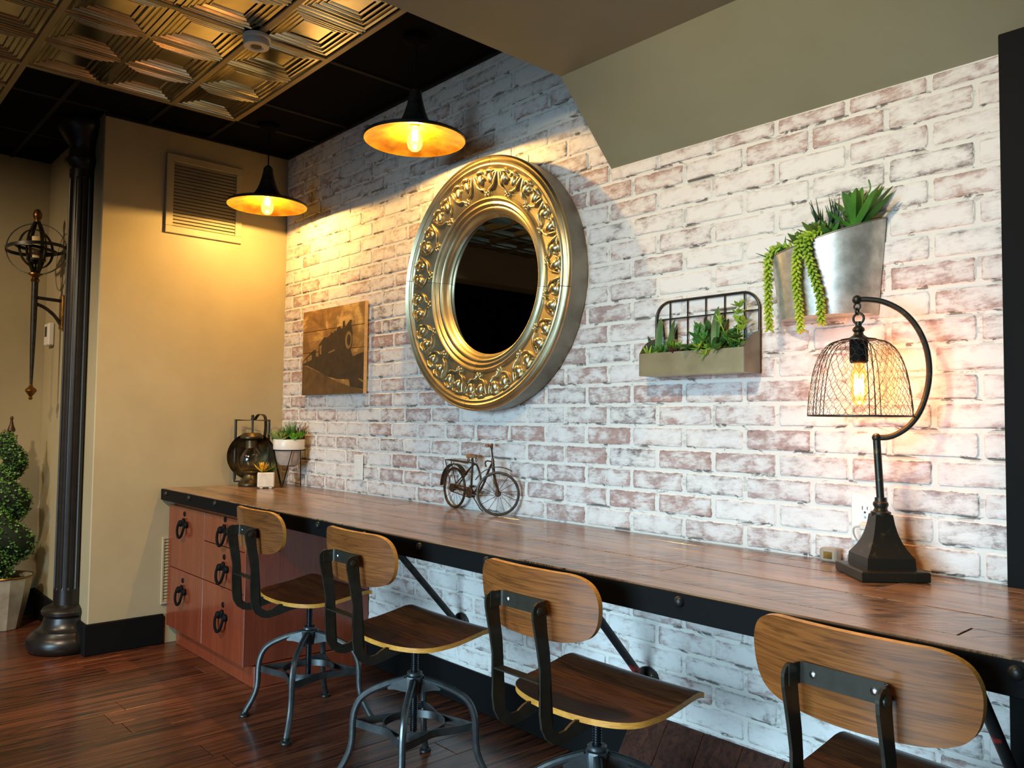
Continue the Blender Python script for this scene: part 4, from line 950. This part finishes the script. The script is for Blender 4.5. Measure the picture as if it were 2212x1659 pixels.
for nm, c, mt, n, L, Wd, e0, e1, shp, sd in [('succulent_rosette', (-.006, -.060, .240), 'sage', 16, .050, .022, .1, 1.2, 'round', 1), ('succulent_rosette', (-.045, -.045, .242), 'sage', 14, .046, .020, .05, 1.2, 'round', 2), ('succulent_rosette', (.055, .020, .242), 'brightgreen', 22, .034, .017, .3, 1.4, 'round', 3), ('succulent_rosette', (.035, .045, .246), 'brightgreen', 20, .036, .017, .4, 1.4, 'round', 4), ('succulent_rosette', (.028, -.056, .240), 'sage', 16, .046, .021, .05, 1.1, 'round', 12), ('succulent_rosette', (.062, -.010, .240), 'brightgreen', 20, .036, .018, .2, 1.3, 'round', 13), ('succulent_rosette', (.000, -.030, .242), 'brightgreen', 22, .040, .016, .4, 1.5, 'round', 14)]:
    bm = new(); rosette(bm, c, n, L, Wd, e0, e1, shp, .004, .15, None, sd); obj(nm, bm, mt, bp)
for nm, c, mt, n, L, sd in [('spiky_succulent', (.012, -.008, .238), 'midgreen', 46, .082, 5), ('spiky_succulent', (-.030, .020, .238), 'midgreen', 30, .078, 6), ('spiky_succulent', (.030, .052, .240), 'purple', 22, .070, 7), ('spiky_succulent', (-.02, .05, .240), 'purple', 18, .085, 9), ('spiky_succulent', (-.020, -.062, .238), 'dkgreen', 12, .055, 10)]:
    bm = new(); r2 = random.Random(sd)
    for i in range(n): leaf(bm, dirmat((c[0]+r2.uniform(-.018, .018), c[1]+r2.uniform(-.018, .018), c[2]), r2.uniform(0, 6.28), r2.uniform(.55, 1.5), 0), L*r2.uniform(.6, 1.0), .0075, .003, -.1, 3, 0, 'spike')
    obj(nm, bm, mt, bp)

for ch in list(bp.children):
    if ch.name.split('.')[0] in ('succulent_rosette', 'spiky_succulent'):
        c = Vector((0, 0, .236)); ch.matrix_local = Matrix.Translation(c) @ Matrix.Diagonal((1.15, 1.0, 1.42, 1)) @ Matrix.Translation(-c)

# ------------------------------------------------------------------ model bicycle
bk = thing('model_bicycle', 'small rusty iron model bicycle leaning along the brick on the desk', 'figurine', (1.581, -0.036, 0.7603), radians(-6))
def wheel(name, c, R, tilt, mt, ns=14):
    m = Matrix.Translation(c) @ tilt
    bm = new(); tube(bm, [m @ Vector((R*cos(2*pi*i/40), 0, R*sin(2*pi*i/40))) for i in range(40)], .0052, 8, True); w = obj(name, bm, mt, bk)
    for i in range(ns):
        a = 2*pi*(i+.3)/ns; obj('spoke', tube(new(), [m @ Vector((.008*cos(a+.5), .002, .008*sin(a+.5))), m @ Vector(((R-.004)*cos(a), 0, (R-.004)*sin(a)))], .0009, 4), 'rust', w)
    bm = new(); lathe(bm, [(0, -.007), (.009, -.006), (.0115, -.003), (.0115, .003), (.009, .006), (0, .007)], 16, 'Y'); bmesh.ops.transform(bm, matrix=m, verts=bm.verts[:]); obj('wheel_hub', bm, 'rust', w)
WR = .0762
wheel('rear_wheel', (0, 0, WR+.0052), WR, R3(0, 0, 0), 'rust')
FX = Vector((.306, -.004, WR+.0052)); steer = R3(0, 0, radians(46))
wheel('front_wheel', FX, WR, steer, 'tyre')
hd = FX+Vector((-.038, .0, .105))   # head tube bottom
hub = Vector((0, 0, WR+.0052)); bb = Vector((.120, 0, .072)); sttop = Vector((.128, 0, .186)); hbot = Vector((.276, -.002, .150)); htop = Vector((.266, -.002, .208))
bm = new(); tube(bm, [bb, sttop], .0044, 8); tube(bm, catmull([sttop+Vector((0, 0, -.010)), (.155, 0, .180), (.178, 0, .150), (.186, 0, .115), (.150, 0, .078), bb], 4), .0040, 8); tube(bm, catmull([htop+Vector((0, 0, -.015)), (.240, 0, .165), (.205, 0, .110), (.165, 0, .070), bb], 5), .0044, 8)
for s in (-.011, .011):
    tube(bm, [hub+Vector((0, s, 0)), bb+Vector((0, s*.5, 0))], .0026, 6); tube(bm, [hub+Vector((0, s, 0)), sttop+Vector((0, 0, -.01))], .0026, 6)
tube(bm, [hbot, htop], .0058, 10); obj('frame', bm, 'rust', bk)
ax = steer @ Vector((0, 1, 0)); bm = new()
for s in (-.010, .010): tube(bm, catmull([hbot+ax*s*.4, hbot+Vector((.010, 0, -.028))+ax*s, FX+Vector((-.004, 0, .02))+ax*s, FX+ax*s], 4), .0038, 8)
obj('front_fork', bm, 'rust', bk)
ud = steer @ Vector((1, 0, 0)); bm = new(); tube(bm, [htop, htop+Vector((-.006, 0, .030))], .0034, 8)
cth = htop+Vector((-.006, 0, .030)); 
for s in (-1, 1): tube(bm, catmull([cth, cth+ax*s*.014+Vector((0, 0, .010)), cth+ax*s*.028-ud*.004+Vector((0, 0, .018)), cth+ax*s*.050-ud*.007+Vector((0, 0, .019))], 4), .0028, 6)
obj('handlebar', bm, 'rust', bk)
for s in (-1, 1): obj('grip', tube(new(), [cth+ax*s*.036-ud*.0055+Vector((0, 0, .0185)), cth+ax*s*.062-ud*.010+Vector((0, 0, .0185))], .0062, 10), 'cork', bk)
obj('brake_lever', tube(new(), catmull([htop+Vector((-.004, 0, -.012)), htop+Vector((-.030, -.004, -.010)), htop+Vector((-.042, -.004, -.018)), htop+Vector((-.036, -.004, -.032))], 4), .0028, 6), 'rust', bk)
bm = new(); prism(bm, [(-.026, -.012), (-.020, -.017), (0, -.015), (.022, -.006), (.026, 0), (.022, .006), (0, .015), (-.020, .017), (-.026, .012)], .014, lambda a, b, d: (.128+a, b, .204+d)); bmesh.ops.bevel(bm, geom=bm.edges[:], offset=.002, segments=1, affect='EDGES'); obj('saddle', bm, 'cork', bk)
bm = new(); tube(bm, [sttop, sttop+Vector((0, 0, .02))], .0034, 8)
for s in (-1, 1):
    for k in range(2): tube(bm, arc((.114+.026*k, s*.009, .197), .006, 0, 2*pi, 12, 'XZ')[:-1], .0018, 5, True)
obj('saddle_spring', bm, 'rust', bk)
def fender(name, c, tilt, a0, a1, R, w):
    pts = [Matrix.Translation(c) @ tilt @ Vector((R*cos(a), 0, R*sin(a))) for a in [radians(a0+(a1-a0)*i/16) for i in range(17)]]
    obj(name, strip(new(), pts, tilt @ Vector((0, 1, 0)), w, .0034), 'rust', bk)
fender('rear_fender', hub, R3(0, 0, 0), 35, 178, .094, .019); fender('front_fender', FX, steer, 58, 150, .097, .012)
bm = new()
for s in (-.013, .013): tube(bm, [(-.052, s, .190), (.118, s, .184)], .0021, 6); tube(bm, [(-.052, s, .190), (-.006, s, .085)], .0019, 6)
for x in (-.052, -.01, .03, .07): tube(bm, [(x, -.013, .1895-.035*(x+.052)), (x, .013, .1895-.035*(x+.052))], .0018, 6)
obj('luggage_rack', bm, 'rust', bk)
bm = new(); lathe(bm, [(0, -.012), (.020, -.012), (.022, -.010), (.022, -.008), (0, -.008)], 22, 'Y', bb); lathe(bm, [(0, -.015), (.016, -.015), (.018, -.010), (0, -.010)], 18, 'Y', hub); obj('chain_wheel', bm, 'rust', bk)
bm = new()
for dz in (.018, -.018): tube(bm, [hub+Vector((0, -.012, dz*.8)), bb+Vector((0, -.012, dz))], .0022, 6)
obj('chain', bm, 'rust', bk)
bm = new(); tube(bm, [bb+Vector((0, -.014, 0)), bb+Vector((.045, -.016, -.010))], .0022, 6); tube(bm, [bb+Vector((0, .014, 0)), bb+Vector((-.030, .016, .020))], .0022, 6); obj('crank', bm, 'rust', bk)
bm = new(); box(bm, bb.x+.036, bb.x+.056, -.036, -.017, bb.z-.014, bb.z-.006, .001); obj('pedal', bm, 'iron', bk); bm = new(); box(bm, bb.x-.040, bb.x-.020, .017, .030, bb.z+.016, bb.z+.024, .001); obj('pedal', bm, 'iron', bk)
bm = new(); tube(bm, [bb+Vector((-.01, .006, -.004)), (.150, .024, .010), (.166, .025, .0035)], .0026, 6); obj('kickstand', bm, 'rust', bk)

# ------------------------------------------------------------------ wire back wall planter
wp = thing('wire_wall_planter', 'tin box planter with a black wire grid back hung on the brick', 'planter', (2.735, -0.0055, 1.2485))
hx = .179; D = .086
bm = new()
box(bm, -hx, hx, -D, -D+.002, 0, .068); box(bm, -hx, hx, -D+.002, 0, 0, .002); box(bm, -hx, hx, -.003, -.001, .002, .098)
obj('tin_box', bm, 'basket_tin', wp, smooth=False)
for s in (-1, 1):
    bm = prism(new(), [(-D, 0), (-D, .068), (-.074, .084), (-.056, .100), (-.036, .112), (-.014, .118), (0, .118), (0, 0)], .002, lambda a, b, d: (s*(hx+.0002+d), a, b)); obj('side_panel', bm, 'galv_dark', wp, smooth=False)
r = .052
fp = [Vector((-hx, -.004, .0)), Vector((-hx, -.004, .232-r))]+[Vector((-hx+r-r*cos(a), -.004, .232-r+r*sin(a))) for a in [pi/2*k/8 for k in range(1, 9)]]+[Vector((hx-r+r*sin(a), -.004, .232-r+r*cos(a))) for a in [pi/2*k/8 for k in range(0, 9)]]+[Vector((hx, -.004, .0))]
obj('wire_frame', tube(new(), fp, .0040, 8), 'iron', wp)
for k in range(5):
    x = -hx+.052+.0645*k; obj('grid_wire', tube(new(), [(x, -.004, .09), (x, -.004, .231)], .0022, 6), 'iron', wp)
obj('grid_wire', tube(new(), [(-hx, -.005, .178), (hx, -.005, .178)], .0022, 6), 'iron', wp)
obj('soil', box(new(), -hx+.001, hx-.001, -D+.003, -.004, .055, .060), 'soil', wp, smooth=False)
rg = random.Random(21)
def cluster(nm, c, mt, n, L, Wd, e0, e1, shp, sd, curl=.15, single=False):
    if single:
        for i in range(n):
            bm = new(); t = i/max(1, n-1); leaf(bm, dirmat((c[0], c[1], c[2]), i*2.39996+sd, e0+(e1-e0)*t), L*(1-.3*t), Wd, .005, curl, 5, 0, shp); obj('leaf', bm, mt, wp)
    else:
        bm = new(); rosette(bm, c, n, L, Wd, e0, e1, shp, .004, curl, None, sd); obj(nm, bm, mt, wp)
for (x, az, el, L_, Wd) in [(-.145, 1.9, 1.35, .105, .026), (-.125, 1.0, 1.2, .085, .022), (-.102, 1.4, 1.42, .095, .024), (-.158, 2.6, 1.0, .07, .018)]:
    bm = new(); leaf(bm, dirmat((x, -.040, .055), az, el), L_, Wd, .008, -.05, 6, 0, 'lance', .25); obj('aloe_leaf', bm, 'dkgreen', wp)
cluster('succulent_rosette', (-.112, -.062, .062), 'midgreen', 22, .042, .014, .1, 1.3, 'lance', 3)
cluster('succulent_rosette', (-.158, -.066, .062), 'lime', 9, .040, .011, .2, 1.2, 'lance', 4)
cluster('succulent_rosette', (-.075, -.055, .066), 'brightgreen', 16, .048, .014, .2, 1.2, 'lance', 5)
cluster('succulent_rosette', (-.055, -.064, .060), 'purple', 18, .042, .014, .0, 1.0, 'lance', 6)
for c, n, sd in (((-.005, -.035, .060), 26, 7), ((.025, -.045, .055), 22, 8)):
    bm = new(); r2 = random.Random(sd)
    for i in range(n): leaf(bm, dirmat((c[0], c[1], c[2]+.062*i/n), i*2.4, .55+.3*i/n), .026*(1-.35*i/n), .012, .004, .3, 3, 0, 'round')
    tube(bm, [(c[0], c[1], .05), (c[0], c[1], c[2]+.066)], .003, 6); obj('stem_succulent', bm, 'midgreen', wp)
for i, (az, el, L_, Wd) in enumerate([(1.75, 1.45, .105, .030), (2.5, .85, .105, .030), (.55, .75, .10, .030), (1.3, 1.15, .085, .028), (-.3, .55, .08, .026), (3.3, .55, .085, .026), (4.2, .35, .065, .026), (5.3, .30, .07, .026)]):
    bm = new(); leaf(bm, dirmat((.062, -.045, .066), az, el), L_, Wd, .006, -.1 if el > 1 else .05, 6, 0, 'lance', .3); obj('agave_leaf', bm, 'dkgreen', wp)
cluster('leafy_rosette', (.000, -.070, .068), 'midgreen', 9, .055, .026, .1, .6, 'round', 11, -.3)
def sprig(base, tip, n, mt, sd, s=.020):
    bm = new(); b, e = Vector(base), Vector(tip); mid = (b+e)/2+Vector((0, -.006, .012)); pts = catmull([b, mid, e], 6); tube(bm, pts, .0014, 5); r2 = random.Random(sd)
    for i in range(n):
        p = pts[min(len(pts)-1, int((.3+.7*i/n)*len(pts)))]
        for k in range(6): leaf(bm, dirmat(p+Vector((r2.uniform(-.003, .003), r2.uniform(-.003, .003), r2.uniform(-.003, .003))), k*1.05+i*.5, r2.uniform(-.1, .7)), s*r2.uniform(.8, 1.1), s*.55, .002, .2, 3, 0, 'round')
    obj('sprig', bm, mt, wp)
sprig((.140, -.05, .06), (.148, -.055, .185), 4, 'lime', 1, .022); sprig((.140, -.05, .06), (.168, -.060, .140), 3, 'lime', 2, .022); sprig((.120, -.05, .06), (.070, -.045, .160), 2, 'lime', 3, .018)
sprig((.060, -.06, .062), (.030, -.098, .062), 2, 'lime', 4, .026); sprig((.09, -.06, .06), (.048, -.100, .040), 2, 'lime', 5, .022); sprig((.11, -.06, .06), (.095, -.100, .056), 2, 'midgreen', 6, .024); sprig((.14, -.05, .06), (.115, -.085, .100), 2, 'midgreen', 7, .022); sprig((.13, -.05, .06), (.150, -.07, .095), 2, 'dkgreen', 8, .022)

for ch in list(wp.children):
    if ch.name.split('.')[0] in ('aloe_leaf', 'succulent_rosette', 'stem_succulent', 'agave_leaf', 'leafy_rosette', 'sprig'):
        vs = [v.co for v in ch.data.vertices]; zm = min(v.z for v in vs) if ch.name[:5] != 'sprig' else .06
        lo = [v for v in vs if v.z < zm+.008] or vs; c = Vector((sum(v.x for v in lo)/len(lo), sum(v.y for v in lo)/len(lo), zm)); k = 1.28 if ch.name[:5] != 'sprig' else 1.12
        ch.matrix_local = Matrix.Translation(c) @ Matrix.Diagonal((k, min(k, 1.12), k, 1)) @ Matrix.Translation(-c)

# ------------------------------------------------------------------ galvanised wall bucket
gb = thing('wall_bucket_planter', 'half round galvanised bucket with trailing succulents high on the brick', 'planter', (3.113, -0.0055, 1.383))
bm = new(); N = 40; R0 = []; R1 = []; R2 = []; R3_ = []
def btop(x, y): return .189+.20*x+.20*(y+.1)
for i in range(N+1):
    a = pi+pi*i/N; c, s = cos(a), sin(a)
    x1, y1 = .150*c, .118*s; x0, y0 = .128*c, .100*s
    R0.append(bm.verts.new((x0, y0, .0))); R1.append(bm.verts.new((x1, y1, btop(x1, y1)))); R2.append(bm.verts.new((x1*.985, y1*.98, btop(x1, y1)-.0005))); R3_.append(bm.verts.new((x0*.985, y0*.98, .004)))
for i in range(N):
    for A, B in ((R0, R1), (R1, R2), (R2, R3_)): bm.faces.new((A[i], A[i+1], B[i+1], B[i]))
bm.faces.new(R0); bm.faces.new((R0[0], R0[-1], R1[-1], R1[0]))
obj('bucket', bm, 'galv', gb, angle=40)
bm = new(); tube(bm, [(.150*cos(pi+pi*i/N), .118*sin(pi+pi*i/N), btop(.150*cos(pi+pi*i/N), .118*sin(pi+pi*i/N))) for i in range(N+1)], .0018, 6); obj('rolled_rim', bm, 'galv_dark', gb)
bm = new(); V = [bm.verts.new((.146*cos(pi+pi*i/20), .114*sin(pi+pi*i/20), .168+.20*.146*cos(pi+pi*i/20)+.0)) for i in range(21)]; bm.faces.new(V); obj('soil', bm, 'soil', gb, smooth=False)
for az, el, L_, Wd, crl in [(0.10, .38, .120, .030, .25), (0.45, .80, .140, .032, .05), (.85, 1.05, .140, .034, .0), (1.5, 1.30, .125, .036, -.05), (2.3, 1.22, .120, .040, -.02), (2.8, .80, .110, .032, .1), (3.3, .50, .095, .028, .15), (4.5, 1.10, .105, .040, -.05), (5.2, .95, .110, .036, .05), (5.75, .55, .120, .032, .2), (6.1, .72, .125, .030, .1)]:
    bm = new(); leaf(bm, dirmat((.095, -.052, .214), az, max(el, .45)), L_*.93, Wd*1.12, .005, crl, 8, 0, 'lance', .25); obj('agave_leaf', bm, 'agave', gb)
obj('tendril', tube(new(), catmull([(.112, -.05, .20), (.118, -.05, .28), (.132, -.05, .305), (.128, -.05, .33)], 5), [.0022]*15+[.001], 6), 'agave', gb)
r2 = random.Random(31)
for c in ((.018, -.055, .20), (.048, -.05, .21)):
    for i in range(9):
        bm = new(); leaf(bm, dirmat((c[0]+r2.uniform(-.012, .012), c[1]+r2.uniform(-.012, .012), c[2]), r2.uniform(0, 6.28), r2.uniform(1.0, 1.5)), r2.uniform(.075, .115), .012, .006, -.05, 4, 0, 'spike'); obj('spike_leaf', bm, 'spike', gb)
for c, n, L_, Wd, mt, sd in [((-.040, -.080, .190), 26, .046, .026, 'rosette', 1), ((.012, -.085, .200), 28, .058, .030, 'rosette', 2), ((-.012, -.060, .222), 20, .026, .016, 'rosette', 3), ((.045, -.075, .190), 14, .065, .026, 'midgreen', 4), ((-.085, -.060, .165), 14, .045, .020, 'dkgreen', 5)]:
    bm = new(); rosette(bm, c, n, L_, Wd, .05, 1.35, 'round', .004, .25, None, sd); obj('succulent_rosette', bm, mt, gb)
for az, el, L_ in [(3.0, .55, .075), (2.6, .95, .07), (1.8, 1.2, .075), (1.2, 1.1, .06), (3.6, .25, .075), (4.2, .4, .05), (3.3, -.02, .07)]:
    bm = new(); leaf(bm, dirmat((-.100, -.050, .160), az, el), L_, .014, .005, .1, 5, 0, 'spike'); obj('aloe_leaf', bm, 'dkgreen', gb)
def burro(pts, n, sd):
    r2 = random.Random(sd); P = catmull(pts, 10); bm = new(); tube(bm, P, .0018, 5)
    cum = [0]
    for a, b in zip(P[:-1], P[1:]): cum.append(cum[-1]+(b-a).length)
    for i in range(n):
        d = cum[-1]*i/(n-1); k = max(j for j in range(len(cum)) if cum[j] <= d+1e-9); k = min(k, len(P)-2); t = (d-cum[k])/max(1e-6, cum[k+1]-cum[k]); p = P[k].lerp(P[k+1], t); T = (P[k+1]-P[k]).normalized()
        az = i*2.39996; u = T.orthogonal().normalized(); w = T.cross(u); o = (u*cos(az)+w*sin(az)); dr = (o*.85+T*.65).normalized(); q = dr.to_track_quat('Y', 'Z').to_matrix().to_4x4(); s = r2.uniform(.9, 1.1)*(1-.15*i/n)
        sphere(bm, (0, .009, 0), 1, 6, 5, (.0042, .0095, .0038), mat4=Matrix.Translation(p) @ q @ Matrix.Diagonal((s, s, s, 1)))
    obj('trailing_stem', bm, 'string', gb)
burro([(-.060, -.075, .182), (-.100, -.080, .190), (-.125, -.083, .165), (-.128, -.080, .09), (-.130, -.076, .02), (-.128, -.074, -.022)], 120, 1)
burro([(.010, -.105, .205), (-.012, -.122, .190), (-.018, -.131, .150), (-.022, -.128, .08), (-.018, -.122, .02), (-.016, -.118, -.038)], 130, 2)
burro([(.040, -.095, .215), (.014, -.120, .195), (.010, -.134, .160), (.026, -.131, .095), (.038, -.125, .04), (.040, -.119, -.024)], 125, 3)
